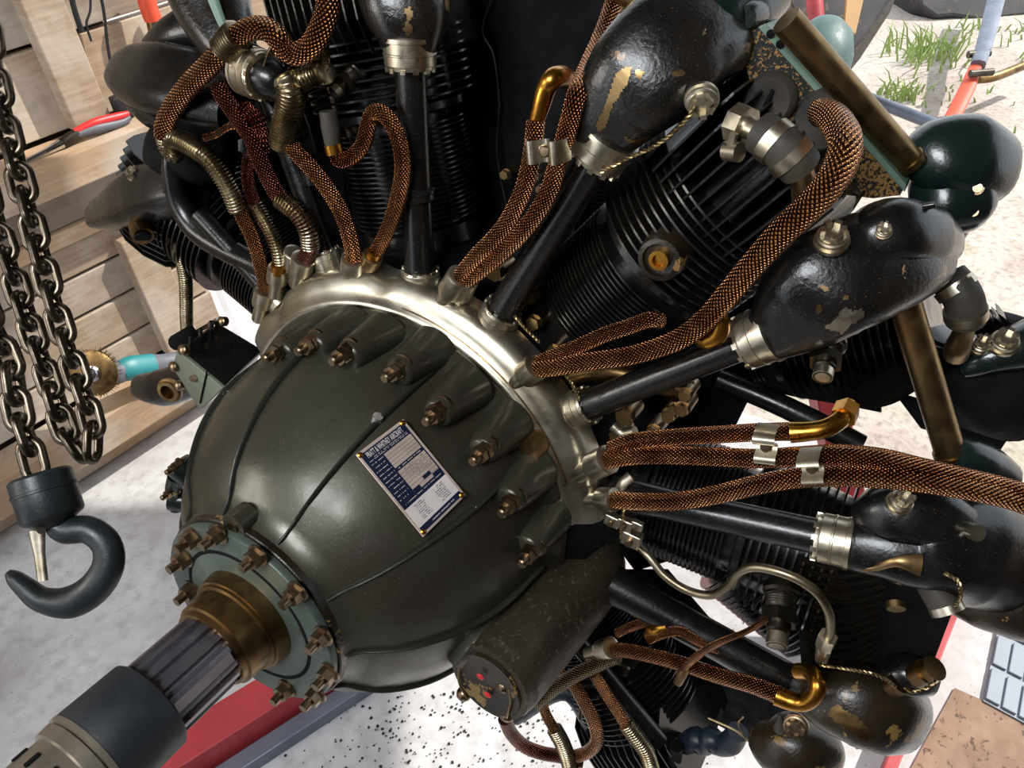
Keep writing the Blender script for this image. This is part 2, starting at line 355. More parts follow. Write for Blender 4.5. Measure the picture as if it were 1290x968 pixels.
# white sheet standing behind the engine, with pressed ridges
th = empty('plastic_sheet', Wa(1.15, 0, -.05)); mb = MB(); rings = []
for k in range(3):
    rings.append([Wa(.66 + j * .02, (0.0, .45, .9)[k], -.06 - .05 * k + (.006 if (j // 2) % 2 else 0)) for j in range(60)])
mb.ring_strip(rings, closed_ring=False)
rings = [[p - NW * .01 for p in r] for r in reversed(rings)]; mb.ring_strip(rings, closed_ring=False); mb.build('panel', M['tarp'], th, smooth=0)
MB().tube([Wa(.66, .9, -.165), Wa(1.84, .9, -.165)], .008, n=8).build('top_bead', M['tarp'], th)
tag(th, 'white ribbed sheet standing on edge behind the engine at left', 'sheet')
# ---- ratchet / pliers lying on the beam
def WB(x, y, off):                                           # pixel onto the wall plane shifted by off
    c = c2w(ray(x, y)); p0 = Wa(0, 0, off); t = (p0 - CAM).dot(NW) / c.dot(NW); return CAM + c * t
tl = empty('pipe_wrench', WB(90, 185, .05))
a, b = WB(30, 206, .05), WB(78, 181, .05)
MB().tube([a, a.lerp(b, .6), b], [.008, .009, .012], n=12).build('shank', M['chrome'], tl)
MB().tube([b, WB(90, 173, .05), WB(98, 168, .05)], .013, n=12).build('jaw_pivot', M['steel'], tl)
MB().tube([WB(94, 167, .05), WB(120, 155, .05), WB(150, 147, .05), WB(162, 143, .05)], [.009, .012, .011, .007], n=12).build('grip', M['redhandle'], tl, label='red upper grip')
MB().tube([WB(97, 170, .055), WB(122, 162, .055), WB(152, 155, .055), WB(164, 148, .055)], [.008, .013, .011, .006], n=12).build('grip', M['greyplastic'], tl, label='grey lower grip')
tag(tl, 'hand tool with red and grey grips lying on the upper wall beam', 'tool')
cb = empty('power_cable', WB(155, 135, .03))
MB().tube([WB(118, -40, .01), WB(130, 10, .01), WB(136, 60, .01), WB(143, 95, .01), WB(149, 122, .01)], .004, n=8).build('cord', M['cable'], cb)
p = WB(149, 122, .02); MB().box(p - Z * .025, PW * .022, Z * .03, NW * .015).build('plug', M['cable'], cb, bevel=.006)
tag(cb, 'black cable with a square plug hanging on the plank wall', 'cable')
tag(MB().tube([WB(84, -40, .01), WB(92, 5, .01), WB(103, 40, .01)], .007, n=8).build('rubber_cord', M['cable']), 'short black strap hanging down the wall post at top left', 'strap')
tag(MB().tube([WB(112, -30, .012), WB(114, 10, .012), WB(109, 30, .012), WB(115, 52, .012)], .003, n=8).build('thin_cord', M['cable']), 'thin kinked black cord between the strap and the plugged cable', 'cord')
hh = empty('bolt_cutter', WB(195, 30, .05))
MB().tube([WB(178, -30, .03), WB(186, 5, .03), WB(193, 25, .03)], .022, n=12).build('handle', M['orange'], hh, label='orange sleeve')
MB().tube([WB(193, 25, .03), WB(200, 60, .03), WB(204, 90, .03)], .018, n=12).build('shank', M['bronze'], hh)
tag(hh, 'orange-handled long tool hanging on the wall at the top', 'tool')
tag(MB().tube([WB(210, -30, .03), WB(226, 4, .03), WB(238, 22, .03), WB(243, 45, .03)], .01, n=10).build('air_hose', M['redhandle']), 'red hose curving down the wall beside the orange handle', 'hose')
# ---- angle grinder with a wire wheel, lying on the lower beam
G0 = WB(118, 470, .13); GA = (CAM - G0).normalized() - PW * .55; GA.normalize()
gr = empty('angle_grinder', WB(150, 480, .1))
MB().lathe(G0 - GA * .008, GA, [(0, .012), (0, .052), (.004, .063), (.012, .063), (.016, .052), (.016, .012)], 48).build('wire_wheel', M['bronze'], gr, label='frayed brass wire wheel')
wm = MB()
for k in range(150):
    t = random.uniform(0, 2 * math.pi); x_ = GA.orthogonal().normalized(); y_ = GA.cross(x_); d = x_ * math.cos(t) + y_ * math.sin(t); c = G0 + GA * random.uniform(-.006, .006)
    wm.cyl(c + d * .05, c + d * random.uniform(.066, .075) + GA * random.uniform(-.004, .004), .0007, n=3)
wm.build('wheel_bristles', M['bronze'], gr, kind='stuff')
MB().lathe(G0, GA, [(.0, .022), (.012, .022), (.014, .016), (.026, .015), (.028, .006), (.02, .005)], 24).build('clamp_nut', M['chrome'], gr)
MB().tube([G0 - GA * .005, G0 - GA * .05], [.02, .026], n=20).build('spindle', M['steel'], gr)
hb = G0 - GA * .045
ge = WB(232, 452, .1)
MB().tube([hb, WB(142, 470, .1), WB(156, 467, .1)], [.03, .034, .03], n=20, ref=Z).build('gear_head', M['greyplastic'], gr)
MB().tube([WB(152, 468, .1), WB(165, 464, .1), WB(192, 460, .1)], [.03, .034, .032], n=24, power=2.6).build('motor_housing', M['teal'], gr)
MB().tube([WB(190, 460, .1), WB(206, 458, .1), ge], [.032, .028, .026], n=20).build('grip', M['greyplastic'], gr, label='dark grey rear grip')
tag(gr, 'teal angle grinder with a brass wire wheel lying on the lower beam', 'grinder')

# ================================================================== hoist chains and hook
lk = MB(); LP = .0265; WR = .0047
def stadium(L, Wd, n=10):
    pts = []
    for k in range(n + 1): t = -math.pi / 2 + math.pi * k / n; pts.append(Vector((L / 2 - Wd / 2 + Wd / 2 * math.cos(t), Wd / 2 * math.sin(t), 0)))
    for k in range(n + 1): t = math.pi / 2 + math.pi * k / n; pts.append(Vector((-L / 2 + Wd / 2 + Wd / 2 * math.cos(t), Wd / 2 * math.sin(t), 0)))
    return pts
def closed_tube(mb, pts, r, n=10):
    m = len(pts); rings = []
    for i, p in enumerate(pts):
        t = (pts[(i + 1) % m] - pts[i - 1]).normalized(); a = Z; b = t.cross(a)
        rings.append([p + (a * math.cos(2 * math.pi * j / n) + b * math.sin(2 * math.pi * j / n)) * r for j in range(n)])
    rings.append(rings[0]); return mb.ring_strip(rings, cap=(False, False))
closed_tube(lk, stadium(LP + WR * 3.0, .0225), WR); LINK = lk.mesh('chain_link', M['chain'], O0, 60)
def chain(name, pix, depth, label, first=0, rock=1.0):
    pts = catmull([Dp(x, y, depth if not isinstance(depth, list) else depth[i]) for i, (x, y) in enumerate(pix)], 12)
    th = empty(name, pts[-1]); L = 0; d = 0; k = first; i = 0; nxt = 0
    for a, b in zip(pts, pts[1:]):
        l = (b - a).length
        while nxt < L + l:
            p = a.lerp(b, (nxt - L) / l); x = (b - a).normalized(); view = (CAM - p).normalized(); n = (view - x * view.dot(x)).normalized()
            ang = math.radians((28 if k % 2 else -62) + random.uniform(-9, 9)); n = Matrix.Rotation(ang, 3, x) @ n
            inst('link', LINK, frame(p, x, n.cross(x), n), th); nxt += LP; k += 1
        L += l
    tag(th, label, 'chain', 'hoist chains'); return th
chain('hoist_chain', [(-16, 20), (-4, 105), (23, 216), (62, 363), (80, 423), (100, 483), (116, 536), (116, 584)], .86, 'steel hoist chain strand hanging furthest right, looping to its lowest link')
chain('hoist_chain', [(-34, 130), (-14, 250), (23, 366), (42, 423), (63, 483), (83, 543), (106, 580)], .88, 'steel hoist chain strand running between the hook chain and the rightmost strand', 1)
chain('hoist_chain', [(-44, 330), (-14, 400), (13, 463), (23, 520), (38, 566), (48, 604)], .80, 'short steel chain strand carrying the dark lifting hook', 1)
hk = empty('lifting_hook', Dp(80, 775, .8)); HD = .8
def HP(x, y, dz=0): return Dp(x, y, HD + dz)
ax = (HP(66, 655) - HP(48, 600)).normalized()
MB().lathe(HP(49, 597), ax, [(0, .012), (0, .0265), (.003, .0298), (.016, .0302), (.0165, .0312), (.019, .0312), (.0195, .030), (.044, .030), (.047, .028), (.050, .022), (.056, .016), (.056, .0)], 40).build('swivel_block', M['hook'], hk)
MB().tube([HP(66, 640), HP(73, 660), HP(84, 668), HP(112, 668), HP(134, 686), (HP(136, 714)), HP(118, 742), HP(88, 759), HP(54, 756), HP(32, 740), HP(18, 728), HP(10, 722)], 1, n=20, ref=c2w((0, 0, 1)),
          ell=[(.013, .011), (.014, .012), (.014, .014), (.013, .014), (.014, .0145), (.014, .0155), (.014, .0165), (.014, .0165), (.013, .0125), (.011, .010), (.009, .0075), (.004, .004)]).build('hook_body', M['hook'], hk)
MB().tube([HP(46, 668, -.006), HP(50, 700, -.006), HP(54, 732, -.006)], 1, n=12, ref=c2w((0, 0, 1)), ell=[(.004, .009), (.003, .006), (.003, .0055)]).build('safety_latch', M['silver'], hk, label='worn silver safety latch')
MB().cyl(HP(52, 668, -.02), HP(52, 668, .012), .004).build('latch_pin', M['steel'], hk)
tag(hk, 'dark steel lifting hook with a round swivel block hanging from the chain', 'hook')

# ================================================================== stand, floor objects, outdoors
st = empty('engine_stand', Fl(600, 900))
def beam(name, a, b, w, h, mt='redpaint', up=Z):
    d = (b - a); x = d.normalized(); s_ = x.cross(up).normalized(); u_ = s_.cross(x)
    return MB().box((a + b) / 2, d / 2, s_ * w, u_ * h).build(name, M[mt], st, smooth=0, bevel=.003)
fa, fb = Fl(368, 870, .05), Fl(212, 968, .05); dd = (fb - fa).normalized()
beam('base_beam', fa - dd * .95, fb + dd * .5, .045, .05)
beam('side_channel', Fl(425, 885, .02) - dd * .6, Fl(300, 968, .02) + dd * .5, .02, .02, 'galv')
ra, rb = Fl(1195, 780, .04), Fl(1120, 968, .04); d2 = (rb - ra).normalized()
beam('base_beam', ra - d2 * .25, rb + d2 * .6, .012, .04)
p1 = Dp(1062, 520, 1.62); p2 = Dp(1090, 580, 1.62)
beam('upright', Dp(1040, 490, 1.62), Vector((Dp(1150, 700, 1.62).x, Dp(1150, 700, 1.62).y, .05)), .03, .03, up=X)
MEND = W(0, 0, 8.4)
beam('mount_beam', W(250, 2.5, 8.2), W(70, 3.2, 8.2), .04, .04)
beam('upright', W(250, 2.3, 8.3), Vector((W(250, 2.3, 8.3).x, W(250, 2.3, 8.3).y, .0)), .035, .035, up=X)
tag(st, 'red painted steel engine stand with low floor beams under the engine', 'stand')
tag(MB().tube([Fl(258, 900, .03), Fl(248, 925, .012), Fl(236, 960, .01), Fl(228, 1000, .01)], 1, n=8, ref=Z, ell=[(.002, .01), (.002, .012), (.002, .012), (.002, .012)]).build('blue_strap', M['bluestrap']), 'bright blue strap end lying beside the red beam under the propeller shaft', 'strap')
cp = [Fl(1202, 868, .002), Fl(1300, 912, .002), Fl(1330, 1000, .002), Fl(1130, 1000, .002)]
tag(MB().prism(cp, Z * .004).build('cardboard_sheet', M['card'], smooth=0), 'worn brown cardboard sheet on the floor at lower right', 'cardboard')
gp = empty('floor_panel', Fl(1275, 830)); c0, cu, cv = Fl(1237, 886, .0), Fl(1300, 920, .0) - Fl(1237, 886, .0), Fl(1262, 762, .0) - Fl(1237, 886, .0)
MB().prism([c0, c0 + cu, c0 + cu + cv, c0 + cv], Z * .01).build('base_sheet', M['grid'], gp, smooth=0)
for i in range(3):
    for j in range(3):
        a = c0 + cu * (i / 3 + .02) + cv * (j / 3 + .02) + Z * .011
        MB().prism([a, a + cu * .29, a + cu * .29 + cv * .29, a + cv * .29], Z * .005).build('tile', M['grid'], gp, smooth=0, bevel=.002)
tag(gp, 'blue-grey ribbed plastic panel on the floor at the right edge', 'panel')
rng = random.Random(3); mb = MB()                            # scattered dark crumbs on the floor
for k in range(420):
    x_, y_ = rng.gauss(560, 120), rng.uniform(872, 975); c = Fl(x_, y_, .0015)
    if rng.random() < .25: c = Fl(rng.uniform(640, 1200), rng.uniform(740, 975), .0015)
    r_ = rng.choice((.0012, .0018, .0025, .004)); a_ = rng.uniform(0, 6); mb.prism([c + Vector((math.cos(a_ + t) * r_ * rng.uniform(.6, 1.2), math.sin(a_ + t) * r_ * rng.uniform(.6, 1.2), -.001)) for t in (0, 1.5, 3, 4.6)], Z * .0025)
tag(mb.build('floor_debris', M['hook'], smooth=0), 'dark crumbs and flakes scattered over the bright floor below the engine', 'debris', None, 'stuff')
MB().prism([Wa(.30 + .035 * math.cos(t) * (1 + .2 * math.sin(3 * t)), 1.06 + .045 * math.sin(t), -.0305) for t in [k * math.pi / 8 for k in range(16)]], NW * .0006).build('spray_mark', M['spray'], wall, smooth=0)
# outdoors
def tuft(x, y, n, hgt, spread, label):
    c = Fl(x, y, -.02); mb = MB()
    for k in range(n):
        b = c + Vector((random.gauss(0, spread), random.gauss(0, spread), 0)); l = Vector((random.gauss(0, .35), random.gauss(0, .35), 1)).normalized() * hgt * random.uniform(.5, 1.1); s_ = l.cross(Vector((random.random(), random.random(), 0))).normalized() * .006
        i = len(mb.v); tip = b + l + Vector((l.x, l.y, -.2 * hgt)) * .5; mb.v += [b - s_, b + s_, b + l * .6 + s_ * .7, b + l * .6 - s_ * .7, tip]; mb.f += [(i, i + 1, i + 2, i + 3), (i + 3, i + 2, i + 4)]
    tag(mb.build('grass_tuft', M['grass'], smooth=0), label, 'grass', None, 'stuff')
tuft(1165, 75, 90, .2, .1, 'largest tuft of grass outside near the grey lever'); tuft(1132, 122, 50, .12, .06, 'small grass tuft just below the largest one')
tuft(1262, 45, 70, .1, .2, 'grass patch at the top right edge of the yard'); tuft(1262, 205, 40, .06, .12, 'sparse low grass behind the green rocker cover'); tuft(1215, 130, 40, .05, .2, 'sparse low grass behind the red lever')
vf = empty('vehicle_frame', Fl(1060, 60))
fr = [(985, -30), (1140, -30), (1098, 35), (1076, 62), (1068, 108), (1052, 74), (1010, 45)]
MB().prism([Dp(x, y, 3.6) for x, y in fr], c2w((.1, 0, .35))).build('chassis_bracket', M['frame'], vf, smooth=0, bevel=.01)
MB().tube([Dp(1024, -20, 3.5), Dp(1030, 40, 3.5)], .035, n=10).build('rusty_post', M['redpaint'], vf, label='faded rusty red post')
MB().prism([Dp(x, y, 3.45) for x, y in ((1068, -10), (1090, -10), (1078, 42), (1064, 36))], c2w((0, 0, .02))).build('tan_strap', M['tan'], vf, smooth=0)
MB().lathe(Dp(1036, 70, 3.1), c2w((.2, -1, .2)), [(-.14, .0), (-.14, .07), (-.10, .105), (0, .115), (.08, .105), (.13, .07), (.14, 0)], 28).build('round_tank', M['tank'], vf, label='pitted blue-green round tank')
MB().prism([Dp(x, y, 5.0) for x, y in ((1145, -60), (1330, -60), (1330, 18), (1285, 20), (1240, 26), (1200, 20), (1180, 22), (1160, 8))], c2w((0, -.1, .8))).build('underside', M['frame'], vf, smooth=0, bevel=.02)
tag(vf, 'dark vehicle frame with a round tank standing out in the yard', 'vehicle')
lv = empty('tow_bar', Fl(1200, 150)); q = lambda x, y, h=.1: Fl(x, y, h)
MB().tube([q(1085, 120), q(1140, 142), q(1186, 160)], .028, n=14).build('tube', M['galv'], lv)
MB().tube([q(1178, 163), q(1195, 156), q(1204, 140, .12), q(1220, 108, .16), q(1226, 92, .18), q(1243, 55, .2)], 1, n=10, ref=Z, ell=[(.03, .03), (.03, .035), (.02, .035), (.02, .035), (.02, .03), (.02, .024)], power=3).build('arm', M['orange'], lv, label='orange-red bent arm')
MB().tube([q(1232, 82, .2), q(1242, 50, .22), q(1252, 10, .25), q(1262, -30, .25)], 1, n=10, ref=Z, ell=[(.025, .035), (.02, .04), (.02, .045), (.02, .05)], power=3).build('bracket', M['galv'], lv)
MB().tube([q(1232, 100, .15), q(1256, 96, .15), q(1310, 74, .15)], .022, n=10).build('link_bar', M['bronze'], lv, label='brown rusty link bar')
for (x, y) in ((1232, 68), (1235, 92), (1190, 158)): c = q(x, y, .21); MB().cyl(c - X * .05, c + X * .06, .018, n=10).build('pin', M['steel'], lv)
tag(lv, 'grey and orange-red tow bar lying on the ground outside', 'bar')

# ================================================================== the engine
eng = empty('aircraft_engine', W(0, 0, 3.0)); tag(eng, 'large black radial aircraft engine with copper braided ignition leads and splined shaft', 'engine')
def u(v): return v * U
def HB(px, py, z, lift=0): return E(px, py, z)
# ---- nose case
def domewob(z, deg): return 0
nose = MB().lathe(W(0, 0, 0), AX, [(u(z), u(r)) for z, r in PROF] + [(u(2.32), u(1.9))], 96, ref=UPW).build('nose_case', M['nose'], eng, smooth=50)
# scalloped stud pads and studs around the case
stud = MB().cyl(Z * -.03, Z * .0125, .0042, n=14); stud.lathe(Z * .0125, Z, [(0, .0042), (.0012, .0032), (.0012, 0)], 14)
stud.hexa(Z * -.010, Z * -.001, .0078); stud.hexa(Z * .0, Z * .0055, .0068); stud.cyl(Z * -.0125, Z * -.0103, .0098)
STUD = stud.mesh('case_stud', M['nut'], O0, 35)
STPIX = [(341, 448), (382.6, 439), (426, 451), (492, 472), (543, 526), (602, 576), (637, 641), (662, 704), (584, 794)]
for (x, y) in STPIX:
    p, z, a = dome(x, y, .06); t = E(x, y, max(z - .1, 1.35)); rin = rad(a) * -u(.06)
    base = t + AX * .028
    MB().tube([t + rin + AX * .013, t + rin + AX * .018, t + rin + AX * .035, t + rin + AX * .08], 1, n=24, ref=rad(a), ell=[(.013, .0135), (.0165, .0165), (.020, .020), (.022, .028)]).build('stud_pad', M['nose'], nose, smooth=60)
    inst('stud', STUD, fz(t + AX * .007, -AX, 1.3, random.random()), nose)
# radial ribs on the case
for a in (-50.5, -14.5, 21.5, 57.5, 93.5, 129.5, 165.5, 201.5, 237.5, 273.5):
    pts = [W(a, prof(z) - .005, z) for z in (.14, .25, .35, .5, .7, .9, 1.1, 1.3, 1.5, 1.7, 1.9, 2.05)]
    MB().tube(pts, 1, n=12, ref=tang(a), sub=3, ell=[(.0016, .003), (.0024, .0055), (.0032, .0068), (.0036, .0068), (.0036, .004)]).build('rib', M['rib'], nose, smooth=60)
# bosses low on the left silhouette and oil pocket
MB().tube([E(224, 585, 1.2), E(240, 600, 1.25)], u(.16), n=18).build('boss', M['green'], nose); 
MB().tube([E(216, 628, 1.2), E(240, 632, 1.3)], u(.15), n=18).build('boss', M['green'], nose)
MB().tube([E(222, 600, 1.2), E(219, 618, 1.2), E(224, 640, 1.2)], u(.10), n=14).build('boss_web', M['green'], nose)
for (x, y) in ((219, 590), (213, 622)): p = E(x, y, 1.1); inst('stud', STUD, fz(p, -AX, .9), nose)
MB().tube([dome(306, 655)[0] + AX * .01, dome(306, 655)[0] - AX * .012], .014, n=20).build('small_boss', M['nose'], nose)
p = dome(306, 655)[0] - AX * .012; MB().cyl(p, p - AX * .002, .006).build('plug_screw', M['nut'], nose)
p0, z0, a0 = dome(475, 528, .03); MB().cyl(p0 + rad(a0) * -.004, p0 + rad(a0) * .004, .0052).build('bright_screw', M['splinebright'], nose, label='bright slotted screw above the data plate')
# glossy brass-coloured stain pad by the ring
p, z, a = dome(672, 562, .03); MB().tube([p - AX * .012, p + AX * .02], 1, n=18, ref=tang(a), ell=[(.014, .010), (.018, .012)]).build('oil_stained_boss', M['tubebrass'], nose)
# ---- front flange, collar, shaft
fl_ = MB().lathe(W(0, 0, -.02), AX, [(u(-.01), u(.50)), (0, u(.50)), (0, u(.985)), (u(.02), u(1.0)), (u(.07), u(1.0)), (u(.08), u(.9))], 72, ref=UPW).build('thrust_flange', M['flange'], eng)
MB().lathe(W(0, 0, .055), AX, [(0, u(.95)), (0, u(1.02)), (u(.01), u(1.03)), (u(.085), u(1.03)), (u(.09), u(.95))], 72, ref=UPW).build('rim_ring', M['browngrime'], fl_, label='brown stained rear rim')
MB().tube([W(a_, .73, -.018) for a_ in range(-40, 331, 10)], 1, n=6, sub=2, ref=AX, ell=[(u(.012), u(.022))] * 2).build('gasket_ring', M['dark'], fl_, label='thin dark groove ring')
FST = MB().cyl(Z * -.004, Z * .021, .0049, n=14); FST.hexa(Z * .001, Z * .011, .0092); FST.cyl(Z * -.001, Z * .0012, .0115, n=18)
FSTUD = FST.mesh('flange_stud', M['nut'], O0, 35)
for k in range(10):
    a_ = -21 + 36 * k
for (x, y) in ((239, 680), (271, 676), (229, 706), (238, 746), (321, 703), (371, 749), (403, 805), (412, 851), (358, 871), (396, 878)):
    p = E(x, y, -.07); inst('stud', FSTUD, fz(p + AX * .004, -AX, 1.0, random.random()), fl_)
col = MB().lathe(W(0, 0, 0), AX, [(u(-.47), u(.28)), (u(-.475), u(.37)), (u(-.47), u(.39)), (u(-.42), u(.40)), (u(-.41), u(.43)), (u(-.2), u(.445)), (u(-.19), u(.475)), (u(-.165), u(.475)), (u(-.16), u(.50)), (u(-.02), u(.52))], 64, ref=UPW).build('front_collar', M['bronze'], eng)
sh = MB(); rings = []
for z in (-1.5, -.46):
    ring = []
    for j in range(16 * 8):
        k = j % 8; r = .365 if k in (0, 1, 2, 3) else (.318 if k in (5, 6) else .325); ring.append(W(j * 360 / 128 + 4, r, z))
    rings.append(ring)
shaft = sh.ring_strip(rings).build('propeller_shaft', M['spline'], eng, smooth=25)
p, q_ = W(63, .366, -.5), W(63, .366, -1.09); MB().box((p + q_) / 2, (q_ - p) / 2, tang(63) * u(.045), rad(63) * .0012).build('bare_spline', M['splinebright'], shaft, label='bright bare strip along one spline')
slv = MB().lathe(W(0, 0, 0), AX, [(u(-1.66), u(.33)), (u(-1.665), u(.42)), (u(-1.65), u(.43)), (u(-1.12), u(.425)), (u(-1.105), u(.41)), (u(-1.105), u(.34))], 64, ref=UPW).build('shaft_sleeve', M['sleeve'], eng, label='black rubber sleeve on the shaft')
cap = MB().lathe(W(0, 0, 0), AX, [(u(-3.4), u(.36)), (u(-1.9), u(.375)), (u(-1.83), u(.375)), (u(-1.82), u(.41)), (u(-1.72), u(.42)), (u(-1.715), u(.40)), (u(-1.70), u(.40)), (u(-1.69), u(.43)), (u(-1.655), u(.435))], 64, ref=UPW).build('end_cap', M['capsteel'], eng, label='bare steel thread protector')
for a_ in (-42, -10, 25, 60): MB().box(W(a_, .372, -1.98), tang(a_) * u(.02 if a_ != 25 else .055), AX * u(.06), rad(a_) * u(.02)).build('slot', M['dark'], cap, bevel=.001)
# ---- crankcase, harness ring
MB().lathe(W(0, 0, 0), AX, [(u(2.28), u(1.6)), (u(2.3), u(2.05)), (u(2.5), u(2.3)), (u(3.2), u(2.45)), (u(6.4), u(2.45)), (u(6.9), u(2.2)), (u(8.0), u(2.0)), (u(8.0), 0)], 72, ref=UPW).build('crankcase', M['dark'], eng)
def scal(z, deg): return 0
rg = MB(); RA0, RA1 = -62, 81
rp = [(2.34, 2.02), (2.285, 2.13), (2.28, 2.16), (2.30, 2.20), (2.33, 2.215), (2.36, 2.30), (2.40, 2.38), (2.47, 2.44), (2.56, 2.46), (2.72, 2.46), (2.74, 2.3)]
rings = []
for (z, r) in rp:
    ring = []
    for j in range(121):
        a_ = RA0 + (RA1 - RA0) * j / 120; rr = r; zz = z
        if z > 2.34:
            for c_, wd, am in ((-46, 5, -.08), (-15, 7, .0), (-4, 3, -.05)): rr += am * math.exp(-((a_ - c_) / wd) ** 2)
        ring.append(W(a_, rr, zz))
    rings.append(ring)
rg.ring_strip(rings, closed_ring=False)
n_ = len(rp); bse = 0
rg.f.append(tuple(i * 121 for i in range(n_))); rg.f.append(tuple(i * 121 + 120 for i in reversed(range(n_))))
ring_o = rg.build('harness_ring', M['ring'], eng, smooth=60)
MB().tube([W(a_, 2.23, 2.318) for a_ in range(4, 70, 4)], u(.008), n=6, sub=2).build('ring_seam', M['bronze'], ring_o)
# ---- cylinders
def place_fin(r_in, r_out, th, n=44, flat=False):
    return MB().lathe(O0, Z, [(0, r_in), (0, r_out), (th, r_out), (th, r_in)], n).mesh('fin', M['fin'], O0, 30)
FB = place_fin(u(.5), u(.72), u(.016)); FH = place_fin(u(.5), u(.86), u(.02))
def plate_mesh():                                             # head fin: x = radial, y = axial (towards the front = -y), thin in z
    pr = [(-.50, -.62), (-.40, -.80), (-.1, -.90), (.25, -.90), (.5, -.82), (.55, -.66), (.56, -.2), (.56, .6), (-.5, .85)]
    return MB().prism([Vector((u(a), u(b), -u(.010))) for a, b in pr], Z * u(.02)).mesh('fin', M['fin'], O0, 0)
FP = plate_mesh()
def cylinder(a, zc, label, head=True, r1=3.62, r2=4.28, plates=True, near=True):
    R_, T_ = rad(a), tang(a); P = lambda t, r, z: W(a, 0, 0) + AX * u(z) + R_ * u(r) + T_ * u(t)
    c = MB().lathe(P(0, 2.4, zc), R_, [(0, u(.66)), (u(.2), u(.66)), (u(.22), u(.58)), (u(r1 - 2.4), u(.58)), (u(r1 - 2.35), u(.74)), (u(r1 - 2.28), u(.74)), (u(r1 - 2.25), u(.66)), (u(r2 - 2.4), u(.66)), (u(4.6 - 2.4), u(.62)), (u(5.15 - 2.4), u(.45)), (u(5.2 - 2.4), 0)], 40, ref=AX).build('cylinder', M['fin'], eng, label=label)
    r = 2.68
    while r < r1 - .06: inst('fin', FB, frame(P(0, r, zc), AX, R_.cross(AX), R_), c); r += .052
    r = r1 + .18
    while r < r2 + .3: inst('fin', FH, frame(P(0, r, zc), AX, R_.cross(AX), R_), c); r += .085
    if plates:
        for k in range(-6, 7):
            t = k * .115; sc = math.cos(k / 6 * 1.0); off = .10 * (1 - sc)
            inst('fin', FP, frame(P(t, 4.82, zc + .25 * (1 - sc)), R_, AX, R_.cross(AX)), c)
    return c, P
C1, P1 = cylinder(-64.2, 3.7, 'finned cylinder at the upper left behind the tangled leads')
C2, P2 = cylinder(-12.8, 3.7, 'finned cylinder at the top behind the straight upright pushrod tube', r1=3.75)
C3, P3 = cylinder(38.6, 3.7, 'large finned cylinder at upper right with the spark plug boss')
C4, P4 = cylinder(90, 3.7, 'finned cylinder at right under the three long leads', plates=False)
C5, P5 = cylinder(141.5, 3.7, 'finned cylinder at the bottom behind the sump')
for a_ in (12.9, 64.3, 115.7, -38.5):
    cylinder(a_, 5.3, 'rear row cylinder with coarse curved head fins' if a_ == 64.3 else None or 'rear row cylinder mostly hidden between front cylinders', r2=4.9, plates=False)
# ---- nuts, plugs, collars (shared)
def slotnut(p, d, r, h, parent, mat='silver', label=None):      # castellated round plug with hex on top
    d = d.normalized(); m = MB().lathe(p, d, [(0, r), (h * .35, r), (h * .4, r * .86), (h * .55, r * .86)], 24); m.cyl(p - d * .004, p, r * 1.12, n=24)
    for k in range(6):
        q0 = fz(p + d * h * .78, d, 1, k * math.pi / 3); x_ = Vector((q0[0][0], q0[1][0], q0[2][0])); y_ = d.cross(x_); m.box(p + d * h * .75 + x_ * r * .62, x_ * r * .16, y_ * r * .2, d * h * .25)
    m.cyl(p + d * h * .5, p + d * h * .62, r * .5, n=16)
    return m.build('plug_nut', M[mat], parent, smooth=35, label=label)
def gland(p, d, r, L, parent, mat='silver'):                   # wide banded collar nut on a pushrod tube
    d = d.normalized(); m = MB().lathe(p, d, [(0, r * .75), (0, r * .93), (L * .12, r * .97), (L * .14, r), (L * .42, r), (L * .44, r * 1.03), (L * .48, r * 1.03), (L * .5, r), (L * .8, r), (L * .82, r * 1.06), (L * .95, r * 1.06), (L, r * .9), (L, r * .7)], 36)
    for k in range(12):
        q0 = fz(p, d, 1, k * math.pi / 6); x_ = Vector((q0[0][0], q0[1][0], q0[2][0])); m.box(p + x_ * r * .93, x_ * r * .05, d.cross(x_) * r * .1, d * L * .07)
    return m.build('gland_nut', M[mat], parent, smooth=35)
FACE = c2w((0, 0, 1))
def ptube(p0, p1, r, label=None, g0=True, g1=True, gr_=1.5, gl=.030):
    d = (p1 - p0).normalized()
    t = MB().tube([p0, p0.lerp(p1, .3), p0.lerp(p1, .65), p1], [r * 1.12, r, r, r * 1.02], n=24).build('pushrod_tube', M['black'], eng, label=label)
    if g0: gland(p0 + d * .012, -d, r * 1.38, .024, t)
    if g1: gland(p1 - d * gl * .2, d, r * gr_, gl, t)
    return t
tb = ptube(E(530, 352, 2.68), E(517, 78, 2.72), .0155, 'straight upright pushrod tube with a dent half way', gr_=1.62)
p = E(527, 238, 2.69); q_ = E(529, 262, 2.69); MB().lathe(p, q_ - p, [(-.002, .0150), (0, .0172), (.003, .0172), (.0045, .0158), (.009, .0158), (.010, .0170), (.012, .0150)], 24).build('crimp_band', M['black'], tb)
tc_ = ptube(E(628, 400, 2.66), E(754, 196, 2.72), .0162, 'pushrod tube rising to the upper right under the chipped rocker box', gr_=1.62)
td = ptube(E(732, 514, 2.66), E(945, 429, 2.72), .0155, 'pushrod tube running right to the rocker box with a bare patch', gr_=1.68)
te = ptube(E(772, 620, 2.66), E(1038, 678, 2.72), .0175, 'pushrod tube running right below the three long leads', g0=False, gr_=1.4, gl=.034)
tf = ptube(E(770, 735, 2.66), E(990, 858, 2.78), .021, 'thick pushrod tube sloping down to the lower right', g1=False, g0=False)
ta = ptube(E(413, 328, 2.66), E(335, 112, 2.74), .0125, 'thin pushrod tube leading to the silver gland at upper left', g1=False)
gland(E(334, 97, 2.42), E(303, 84, 2.5) - E(334, 97, 2.42), .0255, .032, ta)
